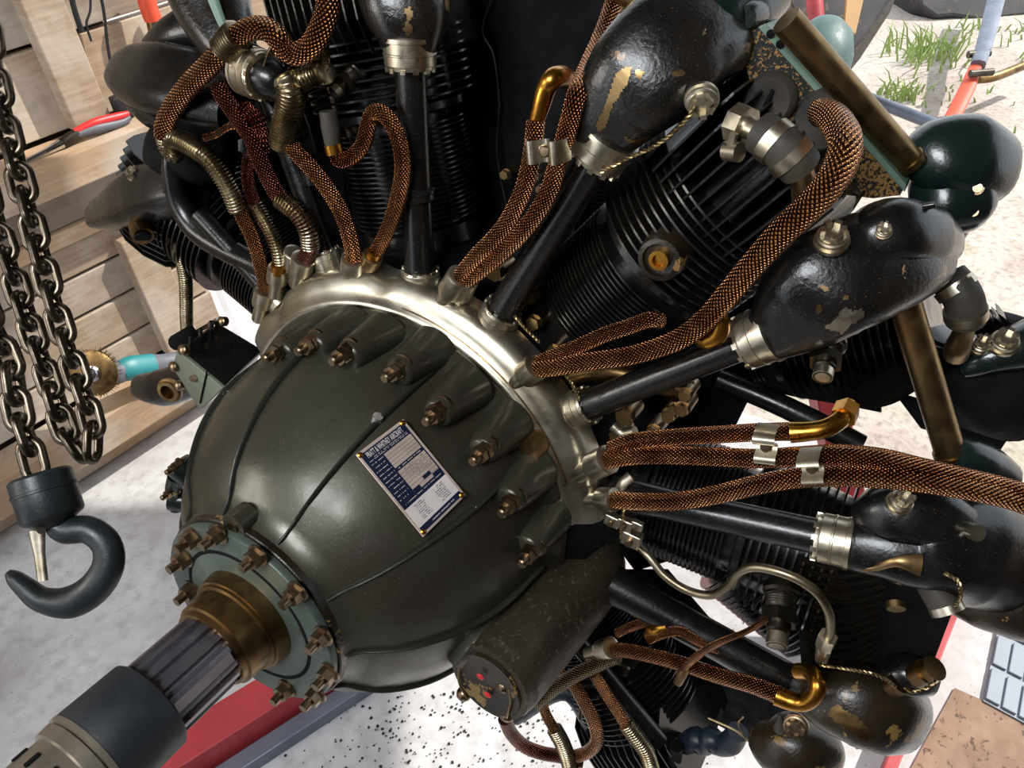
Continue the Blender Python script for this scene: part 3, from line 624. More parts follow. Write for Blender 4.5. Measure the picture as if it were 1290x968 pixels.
MB().tube([E(326, 93, 2.44), E(345, 103, 2.46), E(366, 128, 2.58), E(384, 175, 2.66), E(396, 230, 2.68)], [.021, .019, .0135, .0125, .012], n=20).build('bent_sleeve', M['black'], ta)
ptube(E(350, 378, 2.66), E(252, 270, 2.7), .013, 'short pushrod tube hidden behind the upper left leads', g1=False)
ptube(E(700, 775, 2.9), E(830, 935, 2.9), .014, 'pushrod tube at the bottom behind the thin leads', g0=False, g1=False)
# ---- rocker boxes
def rocker(pix, ell, mat, label, power=2.6, zs=None):
    pts = [E(x, y, z) for x, y, z in pix]
    return MB().tube(pts, 1, n=28, ref=FACE, ell=[(u(b), u(a)) for a, b in ell], power=power, sub=8).build('rocker_box', M[mat], eng, smooth=70, label=label)
def lug(parent, p, d, r, h, mat='black'): return MB().lathe(p - d.normalized() * h, d, [(0, r * 1.2), (h * .8, r), (h, r * .8), (h, 0)], 20).build('lug', M[mat], parent)
RB = rocker([(757, 188, 2.74), (764, 168, 2.76), (782, 135, 2.8), (808, 102, 2.85), (838, 74, 3.0), (868, 56, 3.3), (893, 44, 3.7), (905, 38, 3.9)], [(.20, .2), (.27, .26), (.37, .34), (.44, .4), (.47, .42), (.46, .42), (.4, .4), (.3, .3)], 'blackchip', 'bulging rocker box with chipped edge at the top right', power=3.1)
slotnut(E(884, 126, 2.62), -AX + tang(40) * .5, .0125, .014, RB, 'silver')
RB1 = rocker([(845, 50, 3.3), (880, 25, 3.4), (915, 10, 3.7), (950, -20, 4.0)], [(.25, .3), (.36, .36), (.4, .38), (.35, .3)], 'green', 'green-black rocker cover at the top edge')
for (x, y) in ((905, 52), (938, 22), (862, 12)): lug(RB1, E(x, y, 3.3), -AX, .012, .03, 'green'); 
MB().prism([E(933, 8, 3.1), E(946, 0, 3.1), E(938, -14, 3.1), E(943, 70, 3.5), E(930, 75, 3.5)][0:3], AX * .01).build('cover_tab', M['green'], RB1, smooth=0)
RD = rocker([(958, 424, 2.74), (978, 412, 2.76), (1005, 388, 2.8), (1035, 362, 2.85), (1070, 345, 3.0), (1108, 330, 3.25), (1135, 320, 3.6), (1150, 312, 3.9)], [(.2, .2), (.27, .26), (.38, .34), (.44, .4), (.44, .42), (.42, .42), (.38, .4), (.25, .3)], 'blackchip', 'rounded rocker box with a bare metal patch right of centre', power=3.0)
slotnut(E(1048, 302, 2.62), (-AX + UPW * 1.6), .0125, .014, RD); slotnut(E(1113, 292, 2.8), (-AX + UPW), .006, .010, RD, 'silver')
RD1 = rocker([(1080, 312, 3.0), (1110, 298, 3.1), (1140, 302, 3.4), (1165, 310, 3.8)], [(.18, .25), (.27, .34), (.28, .36), (.2, .3)], 'black', 'black bonnet behind the nut of the right rocker box')
MB().prism([E(1100, 268, 3.1), E(1140, 262, 3.1), E(1178, 256, 3.1), E(1180, 262, 3.1), E(1152, 270, 3.1), E(1150, 300, 3.2), E(1160, 330, 3.3), E(1140, 352, 3.4), E(1142, 330, 3.3), E(1138, 300, 3.2), E(1120, 275, 3.1)], AX * u(.07)).build('cover_seam', M['black'], RD1, smooth=0, bevel=.001)
RE = rocker([(1052, 680, 2.74), (1075, 685, 2.76), (1110, 690, 2.78), (1145, 695, 2.84), (1175, 690, 2.95), (1210, 690, 3.2), (1250, 700, 3.5), (1290, 705, 3.7)], [(.2, .2), (.24, .24), (.26, .26), (.30, .3), (.4, .38), (.5, .42), (.5, .42), (.4, .4)], 'black', 'long rocker box at the right under the leads')
slotnut(E(1133, 634, 2.66), (-AX * .5 + UPW * 1.4 + RTW * .3), .0105, .015, RE)
RE1 = rocker([(1085, 650, 2.9), (1120, 645, 2.9), (1165, 650, 3.0), (1200, 660, 3.2)], [(.15, .2), (.27, .3), (.3, .34), (.2, .3)], 'black', 'black bonnet carrying the slotted nut below the leads')
MB().tube([E(1080, 712, 2.55), E(1100, 716, 2.52), E(1130, 708, 2.5), (E(1160, 712, 2.55))], 1, n=10, ref=FACE, ell=[(u(.03), u(.05)), (u(.03), u(.03)), (u(.03), u(.045)), (u(.04), u(.1))]).build('bare_edge', M['tubebrass'], RE, label='bare worn metal edge of the box')
RF = rocker([(985, 858, 2.8), (1010, 868, 2.8), (1040, 878, 2.8), (1075, 885, 2.84), (1105, 893, 2.95), (1130, 900, 3.2), (1150, 905, 3.4)], [(.16, .16), (.2, .2), (.31, .3), (.4, .36), (.42, .38), (.36, .34), (.2, .2)], 'browngrime', 'brown stained rocker box at lower right')
RF1 = rocker([(1120, 850, 3.0), (1145, 850, 3.0), (1165, 855, 3.1)], [(.16, .2), (.2, .22), (.15, .18)], 'black', 'port stub above the brown rocker box')
for (x, y) in ((1130, 862), (1160, 849), (1172, 845)): MB().tube([E(x - 6, y + 3, 2.85), E(x + 6, y - 3, 2.83)], 1, n=16, sub=1, ell=[(.0125, .0125), (.0125, .0125)]).build('hose_clip', M['bronze'], RF1)
RBt = rocker([(517, 70, 2.74), (517, 52, 2.76), (514, 25, 2.8), (508, -10, 2.9), (500, -60, 3.2)], [(.2, .2), (.27, .26), (.36, .34), (.4, .38), (.4, .4)], 'blackchip', 'chipped rocker box at the top edge above the dented tube')
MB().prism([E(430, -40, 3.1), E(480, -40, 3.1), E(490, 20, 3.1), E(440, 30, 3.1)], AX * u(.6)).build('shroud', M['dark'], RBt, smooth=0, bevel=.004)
RA = rocker([(305, 86, 2.7), (290, 60, 2.75), (276, 30, 2.85), (262, -10, 3.0), (250, -60, 3.3)], [(.16, .2), (.26, .28), (.34, .34), (.4, .4), (.4, .4)], 'blackchip', 'dark rocker box at the top left edge behind the thick lead')
MB().tube([E(265, -10, 2.6), E(277, 22, 2.6), E(288, 50, 2.6), E(283, 62, 2.6)], 1, n=8, ref=FACE, ell=[(.002, .006), (.002, .005), (.002, .004), (.001, .003)]).build('pale_ridge', M['paleplate'], RA)  # pale strip laid along the ridge of the box
RL = rocker([(300, 128, 2.9), (255, 116, 2.8), (212, 106, 2.8), (180, 100, 2.9), (164, 96, 3.0), (160, 95, 3.1)], [(.38, .34), (.4, .36), (.4, .36), (.34, .32), (.24, .26), (.1, .12)], 'black', 'rounded black rocker cover at upper left by the wall', power=3.4)
rocker([(200, 62, 3.1), (225, 48, 3.1), (255, 38, 3.2), (285, 40, 3.3)], [(.12, .2), (.2, .26), (.26, .3), (.25, .3)], 'black', 'upper half of the left rocker cover with a bolt')
lug(RL, E(246, 48, 2.9), UPW - AX, .008, .012, 'steel'); lug(RL, E(233, 90, 2.55), -AX + UPW, .012, .012, 'steel')
rocker([(178, 130, 2.9), (195, 140, 2.85), (215, 148, 2.8)], [(.16, .2), (.2, .22), (.16, .2)], 'black', 'lower lobe of the left rocker cover')
RM = rocker([(236, 236, 2.9), (215, 240, 2.9), (190, 246, 2.95), (165, 258, 3.0), (143, 268, 3.1), (126, 274, 3.15), (122, 276, 3.15)], [(.28, .3), (.32, .34), (.34, .36), (.30, .32), (.24, .26), (.17, .2), (.12, .15)], 'black', 'faceted black exhaust port body at left centre', power=3.4)
slotnut(E(172, 222, 2.75), UPW * 1.3 - AX, .011, .012, RM); MB().tube([E(176, 284, 2.75), E(180, 298, 2.65)], [.0150, .0150], n=24).build('port_ring', M['bronze'], RM); MB().tube([E(180, 298, 2.65), E(180.4, 300, 2.64)], [.0115, .011], n=20).build('port_bore', M['dark'], RM)
RN = rocker([(262, 470, 3.3), (240, 478, 3.3), (212, 488, 3.3), (188, 488, 3.4), (176, 484, 3.5)], [(.2, .3), (.28, .34), (.3, .34), (.22, .3), (.1, .1)], 'black', 'black port body at left beside the boxed accessory')
MB().lathe(E(216, 490, 2.85), -rad(-100) * .3 - AX, [(0, .020), (.006, .021), (.007, .0175), (.012, .0175), (.012, .012), (0.0, .012)], 28).build('port_ring', M['bronze'], RN)
rocker([(290, 195, 3.2), (255, 190, 3.05), (222, 190, 3.0), (200, 196, 3.05)], [(.3, .3), (.4, .4), (.36, .36), (.2, .2)], 'dark', 'added dark cover behind the spring-wrapped lead')  # added body, hides the brightly lit end of the cylinder head
# curved black pipe at upper left
MB().tube([E(218, 180, 2.75), E(217, 215, 2.7), E(226, 255, 2.7), E(248, 288, 2.7), (E(282, 312, 2.7)), E(335, 338, 2.7)], [u(.10), u(.12), u(.14), u(.155), u(.15), u(.14)], n=24).build('intake_pipe', M['black'], eng, label='curved glossy black pipe at left')
from mathutils.bvhtree import BVHTree
def decal(o, poly, mat, name='bare_patch', step=4):                 # worn patch following the surface of its box
    vs = [v.co + WL[o.name] for v in o.data.vertices]; bv = BVHTree.FromPolygons([tuple(v) for v in vs], [tuple(p.vertices) for p in o.data.polygons])
    xs = [p[0] for p in poly]; ys = [p[1] for p in poly]; mb = MB(); idx = {}
    def inside(x, y):
        c = False
        for (a, b), (d, e) in zip(poly, poly[1:] + poly[:1]):
            if (b > y) != (e > y) and x < (d - a) * (y - b) / (e - b) + a: c = not c
        return c
    def pt(x, y):
        if (x, y) not in idx:
            h = bv.ray_cast(CAM, c2w(ray(x + .35 * step * math.sin(x * 7.1 + y * 3.3), y + .35 * step * math.sin(y * 5.7 + x * 2.9))).normalized()); 
            if h[0] is None: idx[(x, y)] = None
            else: n_ = h[1] if h[1].dot(CAM - h[0]) > 0 else -h[1]; mb.v.append(h[0] + n_ * .0007); idx[(x, y)] = len(mb.v) - 1
        return idx[(x, y)]
    x = min(xs)
    while x < max(xs):
        y = min(ys)
        while y < max(ys):
            if inside(x + step / 2, y + step / 2):
                q = [pt(x, y), pt(x, y + step), pt(x + step, y + step), pt(x + step, y)]
                if None not in q: mb.f.append(tuple(q))
            y += step
        x += step
    return mb.build(name, M[mat], o)
decal(RB, [(776, 92), (788, 84), (797, 84), (793, 100), (784, 116), (774, 130), (768, 146), (762, 160), (755, 166), (751, 158), (758, 142), (766, 124)], 'tubebrass', step=2)
for c in ([(800, 88), (812, 90), (808, 102), (802, 98)], [(788, 172), (800, 176), (818, 170), (820, 174), (806, 182), (790, 178)], [(842, 92), (858, 88), (866, 94), (850, 97)]): decal(RB, c, 'bronze', step=2)
decal(RD, [(1038, 412), (1050, 404), (1056, 396), (1064, 386), (1074, 392), (1086, 388), (1088, 396), (1080, 406), (1070, 410), (1062, 420), (1048, 416)], 'silver', step=2)
for c in ([(1028, 386), (1034, 384), (1036, 392), (1030, 396)], [(1062, 374), (1068, 372), (1069, 378), (1063, 379)]): decal(RD, c, 'bronze', step=2)
for c in ([(510, 10), (518, 8), (520, 20), (516, 28), (521, 38), (514, 44), (508, 38), (512, 24)], [(560, 0), (575, 4), (570, 16), (560, 12)]): decal(RBt, c, 'tubebrass', step=2)
decal(RF, [(1042, 898), (1056, 886), (1066, 896), (1080, 902), (1092, 915), (1100, 930), (1088, 934), (1074, 924), (1056, 912)], 'bronze', step=2)
# ---- rear right rocker covers
RG = rocker([(1150, 215, 4.2), (1172, 205, 4.2), (1198, 205, 4.3), (1222, 215, 4.5), (1232, 225, 4.7)], [(.18, .2), (.32, .36), (.38, .42), (.34, .4), (.1, .2)], 'green', 'glossy dark green rear rocker cover at the right')
rocker([(1150, 255, 4.2), (1180, 250, 4.2), (1212, 250, 4.3), (1228, 245, 4.4)], [(.2, .2), (.34, .36), (.3, .36), (.1, .2)], 'green', 'lower half of the green rear rocker cover')
rocker([(1150, 300, 4.2), (1175, 292, 4.3), (1205, 280, 4.4)], [(.3, .3), (.3, .3), (.15, .2)], 'black', 'black throat under the green rear cover')
for (x, y) in ((1176, 193), (1231, 238), (1200, 310), (1226, 268)): MB().lathe(E(x, y, 4.0), -AX + UPW * .4, [(-.01, .0055), (.003, .0055), (.003, .004), (.007, .004), (.007, 0)], 14).build('cover_screw', M['nut'], RG)
# rear cylinder head end at right
rh = rocker([(1200, 440, 4.9), (1232, 458, 4.9), (1262, 480, 4.9), (1288, 500, 5.0)], [(.45, .5), (.55, .55), (.58, .55), (.5, .5)], 'dark', 'dark rear cylinder head end at the right edge')
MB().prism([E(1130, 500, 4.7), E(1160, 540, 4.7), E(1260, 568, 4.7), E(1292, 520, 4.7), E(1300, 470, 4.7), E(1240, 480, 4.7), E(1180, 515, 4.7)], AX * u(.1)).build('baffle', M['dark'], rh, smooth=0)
for (x, y, s_) in ((1235, 437, .8), (1265, 432, 1.15)): slotnut(E(x, y, 4.3), UPW - AX * .6, .011 * s_, .014, rh)
rocker([(1215, 462, 4.4), (1240, 452, 4.4), (1275, 440, 4.5), (1310, 425, 4.6)], [(.1, .15), (.14, .2), (.2, .24), (.2, .24)], 'green', 'green casting with two silver nuts at the right edge')
# curved head fins on the visible rear cylinder
for k in range(17):
    f0 = k / 16; x0, y0 = 1072 + 112 * f0, 455 - 70 * f0 ; 
    pts = [E(x0 - 8, y0 + 38 - 10 * f0, 4.75), E(x0 + 18, y0 + 52 - 10 * f0, 4.45), E(x0 + 52, y0 + 48 - 6 * f0, 4.4), E(x0 + 80, y0 + 30, 4.5), E(x0 + 96 - 20 * f0, y0 + 5, 4.7)]
    MB().tube(pts, 1, n=6, ref=AX, ell=[(u(.12), u(.012)), (u(.12), u(.012))], sub=4).build('curved_fin', M['fin'], rh, smooth=30)
# fins of the upper head, right cylinder between E and F
for k in range(13):
    f0 = k / 12; y0 = 712 + 128 * f0
    pts = [E(1008 + 10 * f0, y0 - 10 - 6 * f0, 2.95), E(1035, y0 + 2, 2.82), E(1072, y0 + 4 - 3 * f0, 2.78), E(1122 - 24 * f0, y0 - 4 - 8 * f0, 2.84)]
    MB().tube(pts, 1, n=6, ref=AX, ell=[(u(.03), u(.009)), (u(.03), u(.009))], sub=4).build('curved_fin', M['finedge'], C4, smooth=30)
# ---- dark baffle sheets between the heads, and added dark sheets closing gaps
def sheet(poly, z, label, parent=eng, mat='dark', th=.05): return MB().prism([E(x, y, z) for x, y in poly], AX * u(th)).build('baffle', M[mat], parent, smooth=0, label=label)  # builds baffles and the added dark sheets alike
sheet([(395, -30), (420, 320), (560, 360), (660, 330), (640, -30)], 4.75, 'added dark sheet behind the top cylinder')  # stands in for darkness; keeps bright ground out of the gap
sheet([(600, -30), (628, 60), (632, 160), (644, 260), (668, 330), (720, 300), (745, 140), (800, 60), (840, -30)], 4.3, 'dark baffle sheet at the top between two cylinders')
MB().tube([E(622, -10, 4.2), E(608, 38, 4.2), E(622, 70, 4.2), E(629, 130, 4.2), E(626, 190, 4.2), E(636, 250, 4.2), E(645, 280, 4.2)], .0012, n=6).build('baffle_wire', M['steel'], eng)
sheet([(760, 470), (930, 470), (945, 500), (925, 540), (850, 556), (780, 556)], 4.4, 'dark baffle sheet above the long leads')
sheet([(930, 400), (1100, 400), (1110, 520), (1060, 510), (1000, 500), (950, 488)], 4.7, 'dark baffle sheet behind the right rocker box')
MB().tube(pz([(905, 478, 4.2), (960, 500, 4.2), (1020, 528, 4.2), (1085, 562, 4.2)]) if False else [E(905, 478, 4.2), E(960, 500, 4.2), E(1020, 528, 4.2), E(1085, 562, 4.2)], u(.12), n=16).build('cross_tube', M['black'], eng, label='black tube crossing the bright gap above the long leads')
sheet([(1000, 690), (1215, 700), (1210, 745), (1172, 845), (1130, 862), (1010, 850)], 3.15, 'added dark backing sheet behind the curved fins')  # added sheet so the view between the fins stays dark
sheet([(878, 60), (960, 50), (1000, 110), (1010, 200), (930, 190), (880, 150)], 3.55, 'added dark sheet behind the upper drain pipe')  # added to cover metal greyed by the sky; darkness as a sheet
sheet([(740, 640), (900, 660), (1000, 690), (1010, 780), (960, 800), (925, 760), (880, 700), (850, 705), (800, 720)], 5.0, 'added dark sheet behind the right cylinder')  # shade made as a sheet, blocks most of the bright floor
sheet([(760, 720), (840, 720), (900, 790), (960, 820), (1010, 850), (1000, 880), (880, 850), (760, 800)], 4.8, 'added dark sheet behind the lower pushrod tube')  # stands in for the dark depth around the lower fins
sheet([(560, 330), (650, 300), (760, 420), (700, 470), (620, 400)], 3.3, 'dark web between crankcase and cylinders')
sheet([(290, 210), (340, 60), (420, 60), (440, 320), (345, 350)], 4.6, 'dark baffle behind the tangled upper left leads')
sheet([(790, 760), (900, 800), (1010, 890), (1000, 968), (880, 900), (760, 830)], 4.5, 'added dark sheet at the bottom right')  # sheet in place of the dark depth between the lower cylinders
# ---- sump cylinder
A_, R0 = 108.8, 2.2
sc0 = W(A_, 2.14, .95); sc1 = W(A_, 2.28, 3.1); sd = (sc1 - sc0)
sump = MB().lathe(sc0, sd, [(0, u(.36)), (0, u(.44)), (u(.05), u(.455)), (u(.10), u(.455)), (u(.12), u(.47)), (u(.16), u(.475)), (u(1.2), u(.5)), (u(1.75), u(.51)), (u(1.95), u(.49)), (u(2.15), u(.4)), (u(2.2), 0)], 56).build('sump', M['sump'], eng, label='mottled cylindrical sump under the nose case')
MB().lathe(sc0 - sd.normalized() * .001, sd, [(u(.0), 0), (u(-.02), u(.30)), (u(-.03), u(.36)), (u(.0), u(.37))], 48).build('end_cover', M['browngrime'], sump, label='round sump end cover with red paint dabs')
for (x, y, r) in ((605, 853, .0045), (614, 876, .0045)): p = E(x, y, .9); MB().lathe(p, -AX, [(0, r), (.0012, r * .6), (.0014, 0)], 9).build('paint_dab', M['redhandle'], sump)
for (x, y) in ((578, 835), (633, 868), (582, 878), (637, 904)): p = E(x, y, .93); MB().lathe(p + AX * .01, -AX, [(0, .0085), (.008, .0085), (.012, .006), (.014, 0)], 16).build('cover_bolt', M['nut'], sump)
MB().tube([E(578, 842, .9), E(578, 860, .9), E(588, 880, .9)], .0012, n=6).build('lock_wire', M['wire'], sump); MB().tube([E(641, 868, .88), E(643, 885, .88), E(638, 905, .88)], .0012, n=6).build('lock_wire', M['wire'], sump)
MB().tube([dome(575, 830)[0], E(600, 800, 1.2), W(A_, 1.75, 1.6)], 1, n=12, ell=[(.012, .02), (.018, .03), (.02, .04)]).build('sump_bracket', M['nose'], sump)
# ---- boxed accessory at left
bx_ = MB(); f0 = [E(225, 440, 2.0), E(283, 488, 2.0), E(256, 514, 2.0), E(250, 511, 2.0), E(219, 462, 2.0)]; b0 = [E(x, y, 2.0) for x, y in ((225, 440), (283, 488), (256, 514), (219, 462))]
k0 = [E(272, 404, 2.9), E(332, 440, 2.9), E(318, 470, 2.9), E(262, 432, 2.9)]
box_ = MB().ring_strip([b0, k0]).build('accessory_box', M['black'], eng, smooth=0, bevel=.004, label='boxy black accessory with a pale face at left')
MB().prism([p - AX * .003 for p in f0], AX * .006).build('face_plate', M['paleface'], box_, smooth=0, bevel=.0015, label='pale sage face plate')
MB().cyl(E(243, 477, 1.97), E(243, 477, 1.93), .0048).build('face_screw', M['nut'], box_)
MB().tube([E(262, 462, 1.96), E(252, 508, 1.96)], .0012, n=6).build('face_groove', M['dark'], box_)
for (x, y, z) in ((231, 441, 1.95), (268, 410, 2.6), (280, 405, 2.8), (219, 462, 1.95), (225, 486, 1.95)): MB().lathe(E(x, y, z), -AX + UPW * .5, [(-.006, .007), (.003, .007), (.005, .004), (.005, 0)], 14).build('corner_bolt', M['nut'], box_)
for k in range(3): p = E(240 + k * 13, 432 - k * 9, 2.15 + k * .2); MB().tube([p + tang(-75) * .012, p - tang(-75) * .03], 1, n=8, ell=[(.002, .003), (.002, .003)], sub=1).build('cooling_ridge', M['black'], box_)
# ================================================================== ignition leads
def pz(pts): return [E(x, y, z) for x, y, z in pts]
def lead(pts, r, mat='braid', label=None, taper=None): return MB().tube(pz(pts), [u(r * k) for k in (taper or [1, 1])], n=16, sub=8).build('ignition_lead', M[mat], eng, smooth=60, label=label)
def coil(pts, r, parent, mat='coil'): return MB().tube(pz(pts), u(r) * 1.06, n=12, sub=40, ridge=(.0036, .26)).build('spring_guard', M[mat], parent, smooth=50)
def ferrule(a, b, r, parent, mat='silver', big=1.42):            # socket rising from the ring, banded nut at the top
    p, q = E(*a), E(*b); d = q - p; L = d.length; r = u(r)
    m = MB().lathe(p, d, [(0, r * 1.05), (L * .5, r * .95), (L * .52, r * big), (L * .60, r * big * 1.05), (L * 1.0, r * big * 1.05), (L * 1.02, r * big * .9), (L * 1.02, r * .9)], 24)
    return m.build('ferrule', M[mat], parent, smooth=35)
def sleeve_(a, b, r, parent, mat='brass', name='brass_sleeve'):
    return MB().tube([E(*a), E(*b)], [u(r), u(r)], n=18).build(name, M[mat], parent, smooth=35)
def clamp(a, b, w, parent, z=2.3, mat='silver'):                 # two-hose clamp with a screw in the middle
    A, B = E(a[0], a[1], z), E(b[0], b[1], z); d = (B - A).normalized(); L = (B - A).length; s_ = d.cross(AX).normalized() * u(w)
    m = MB(); prof_ = [(-.12, .10), (-.10, .0), (.0, -.07), (.14, -.085), (.28, -.06), (.36, .0), (.5, .02), (.64, .0), (.72, -.06), (.86, -.085), (1.0, -.07), (1.10, .0), (1.12, .10)]
    up_ = [A + d * L * t + AX * u(h) - s_ for t, h in prof_]; dn_ = [p + s_ * 2 for p in up_]
    th = AX * u(.02); m.ring_strip([[p, q, q + th, p + th] for p, q in zip(up_, dn_)], cap=(True, True))
    o = m.build('hose_clamp', M[mat], parent, smooth=60); c = (A + B) / 2
    MB().lathe(c + AX * .001, -AX, [(0, .0052), (.002, .0052), (.0035, .004), (.0036, 0)], 16).build('clamp_screw', M['nut'], o)
    MB().box(c - AX * .0028, d * .004, d.cross(AX) * .0008, AX * .0006).build('screw_slot', M['dark'], o) if False else None
    return o
# pair rising to the gold elbow, middle top
l = lead([(578, 352, 2.42), (598, 326, 2.4), (632, 290, 2.4), (655, 250, 2.4), (667, 212, 2.4), (673, 175, 2.42), (675, 152, 2.45)], .078, 'braid', 'left lead of the pair under the gold elbow')
MB().tube(pz([(674, 158, 2.45), (681, 135, 2.46), (688, 112, 2.48), (697, 99, 2.5), (708, 97, 2.7), (716, 102, 2.95)]), [u(.06), u(.075), u(.08), u(.085), u(.085)], n=18).build('elbow', M['brass'], l, label='gold elbow')
ferrule((553, 388, 2.52), (580, 348, 2.42), .085, l)
l = lead([(588, 354, 2.44), (625, 325, 2.44), (662, 288, 2.42), (690, 245, 2.42), (703, 205, 2.42), (716, 160, 2.44), (727, 120, 2.48), (740, 88, 2.8), (757, 50, 3.1), (772, 10, 3.3), (784, -30, 3.4)], .08, 'braid', 'right lead of the pair, running up to the top edge')
ferrule((572, 392, 2.6), (590, 352, 2.46), .07, l); clamp((668, 190), (706, 191), .09, l, 2.3)
# group at the ring's crown
l = lead([(446, 328, 2.44), (441, 300, 2.42), (430, 268, 2.42), (414, 240, 2.4), (394, 214, 2.4), (374, 193, 2.4), (360, 178, 2.4), (354, 168, 2.4)], .082, 'braid', 'lead curling up to the spring-wrapped bend at upper left')
coil([(356, 184, 2.4), (359, 160, 2.38), (366, 130, 2.36), (366, 110, 2.36), (362, 100, 2.38)], .105, l); coil([(365, 106, 2.4), (385, 98, 2.45), (402, 92, 2.5), (412, 88, 2.5)], .085, l)
MB().tube(pz([(404, 96, 2.5), (408, 75, 2.5), (406, 52, 2.5), (410, 30, 2.5)]), u(.06), n=10).build('frayed_tail', M['braidgrey'], l)
ferrule((442, 355, 2.5), (446, 326, 2.44), .085, l)
l = lead([(468, 328, 2.5), (484, 300, 2.46), (498, 262, 2.44), (507, 220, 2.44), (505, 185, 2.44), (495, 158, 2.44), (482, 143, 2.46), (470, 143, 2.5), (464, 158, 2.5), (458, 180, 2.5), (446, 196, 2.5), (430, 203, 2.5)], .075, 'braiddark', 'lead arching over beside the dented tube')
ferrule((461, 345, 2.56), (470, 322, 2.48), .07, l, 'tubebrass'); sleeve_((469, 326, 2.49), (474, 316, 2.47), .08, l)
MB().tube(pz([(413, 140, 2.5), (416, 160, 2.5), (419, 182, 2.5)]), [u(.08), u(.088), u(.075)], n=18).build('spark_plug', M['rubber'], l, label='brown tipped spark plug cap')
sleeve_((419, 182, 2.5), (422, 194, 2.5), .085, l); MB().tube(pz([(422, 192, 2.5), (428, 202, 2.5), (442, 200, 2.5)]), u(.075), n=14).build('elbow', M['braidred'], l)
l = lead([(380, 330, 2.5), (392, 312, 2.45), (388, 290, 2.42), (374, 268, 2.4), (354, 250, 2.4), (340, 228, 2.38), (327, 200, 2.36), (318, 176, 2.36), (304, 154, 2.36), (293, 138, 2.36), (282, 122, 2.36), (276, 110, 2.4)], .088, 'braidred', 'oxblood frayed lead at upper left')
coil([(352, 250, 2.4), (374, 268, 2.4), (388, 290, 2.42), (392, 312, 2.45)], .08, l); coil([(306, 136, 2.42), (322, 150, 2.42), (330, 172, 2.42), (328, 196, 2.42)], .07, l, 'braidred')
ferrule((374, 358, 2.52), (382, 326, 2.46), .085, l); ferrule((363, 350, 2.6), (370, 318, 2.5), .07, l)
MB().tube(pz([(258, 174, 2.5), (272, 170, 2.5), (288, 160, 2.45), (300, 158, 2.42)]), [u(.04), u(.035), u(.04)], n=10).build('frayed_tail', M['braiddark'], l)
l = lead([(352, 340, 2.5), (350, 318, 2.5), (340, 292, 2.5), (326, 266, 2.5), (315, 240, 2.5), (312, 215, 2.5), (316, 195, 2.5)], .07, 'braidred', 'thin oxblood lead behind the frayed one')
coil([(322, 258, 2.5), (338, 286, 2.5), (350, 314, 2.5), (354, 334, 2.5)], .065, l); ferrule((347, 372, 2.5), (351, 338, 2.48), .08, l); sleeve_((350, 344, 2.45), (351, 334, 2.45), .085, l)
l = lead([(414, -10, 2.4), (412, 15, 2.38), (404, 38, 2.36), (392, 58, 2.35), (375, 68, 2.35), (360, 62, 2.35), (350, 48, 2.35), (336, 37, 2.35), (318, 36, 2.34), (300, 46, 2.32), (282, 64, 2.3), (258, 88, 2.3), (235, 112, 2.3), (217, 138, 2.3), (208, 158, 2.3), (207, 172, 2.3)], .105, 'braiddark', 'thick browned lead swinging across the top left')
coil([(301, 44, 2.32), (290, 55, 2.31), (283, 64, 2.3)], .118, l); sleeve_((406, -10, 2.4), (407, 10, 2.4), .05, l)
MB().tube(pz([(351, 36, 2.3), (346, 50, 2.3), (338, 66, 2.3), (332, 84, 2.35)]), .0012, n=6).build('lock_wire', M['wire'], l)
l = lead([(297, 250, 2.36), (305, 272, 2.38), (318, 300, 2.42), (326, 325, 2.46), (332, 352, 2.5), (334, 372, 2.52)], .078, 'braiddark', 'lead leaving the spring guard at the left end of the ring')
coil([(212, 190, 2.36), (211, 178, 2.33), (222, 176, 2.31), (243, 186, 2.3), (262, 200, 2.3), (279, 222, 2.32), (292, 246, 2.34), (300, 266, 2.36)], .078, l); coil([(206, 168, 2.3), (210, 184, 2.32), (218, 196, 2.33), (224, 188, 2.33)], .07, l)
ferrule((326, 402, 2.52), (334, 366, 2.5), .08, l)
MB().tube(pz([(290, 215, 2.45), (292, 240, 2.45), (300, 262, 2.45), (304, 285, 2.45), (325, 300, 2.45)]), .0008, n=5).build('stray_strand', M['wire'], l)
cc = lead([(224, 300, 3.0), (229, 320, 3.0), (232, 350, 3.0), (234, 380, 3.0), (235, 412, 3.0), (238, 425, 3.0)], .055, 'braidgrey', 'vertical grey lead dropping to the boxed accessory')
coil([(229, 306, 3.0), (230, 330, 3.0), (234, 356, 3.0), (235, 400, 3.0), (236, 418, 3.0)], .068, cc); MB().tube(pz([(222, 432, 2.6), (236, 424, 2.6), (246, 418, 2.7)]), u(.11), n=12).build('frayed_end', M['dark'], cc)
# pair at the right of the ring
l = lead([(676, 458, 2.46), (700, 448, 2.44), (730, 436, 2.44), (762, 422, 2.46), (792, 412, 2.5), (818, 403, 2.55), (832, 404, 2.65)], .07, 'braid', 'upper shorter lead of the pair right of the ring')
l = lead([(674, 466, 2.4), (700, 463, 2.38), (740, 456, 2.36), (790, 449, 2.34), (830, 438, 2.32), (862, 424, 2.3), (890, 402, 2.3), (918, 370, 2.3), (950, 332, 2.3), (984, 294, 2.3), (1018, 262, 2.32), (1045, 232, 2.36), (1060, 205, 2.42), (1065, 182, 2.5), (1060, 163, 2.65), (1048, 148, 2.85), (1036, 142, 3.05)], .083, 'braid', 'long lead sweeping up to the speckled plate', [1, 1, 1.1, 1.25, 1.35, 1.3])
ferrule((646, 484, 2.42), (676, 462, 2.4), .09, l)
MB().tube(pz([(903, 395, 2.42), (908, 408, 2.42), (903, 422, 2.42), (890, 428, 2.42), (874, 424, 2.42)]), [u(.06), u(.075), u(.085), u(.08), u(.05)], n=16).build('elbow', M['brass'], l, label='gold elbow behind the long lead')
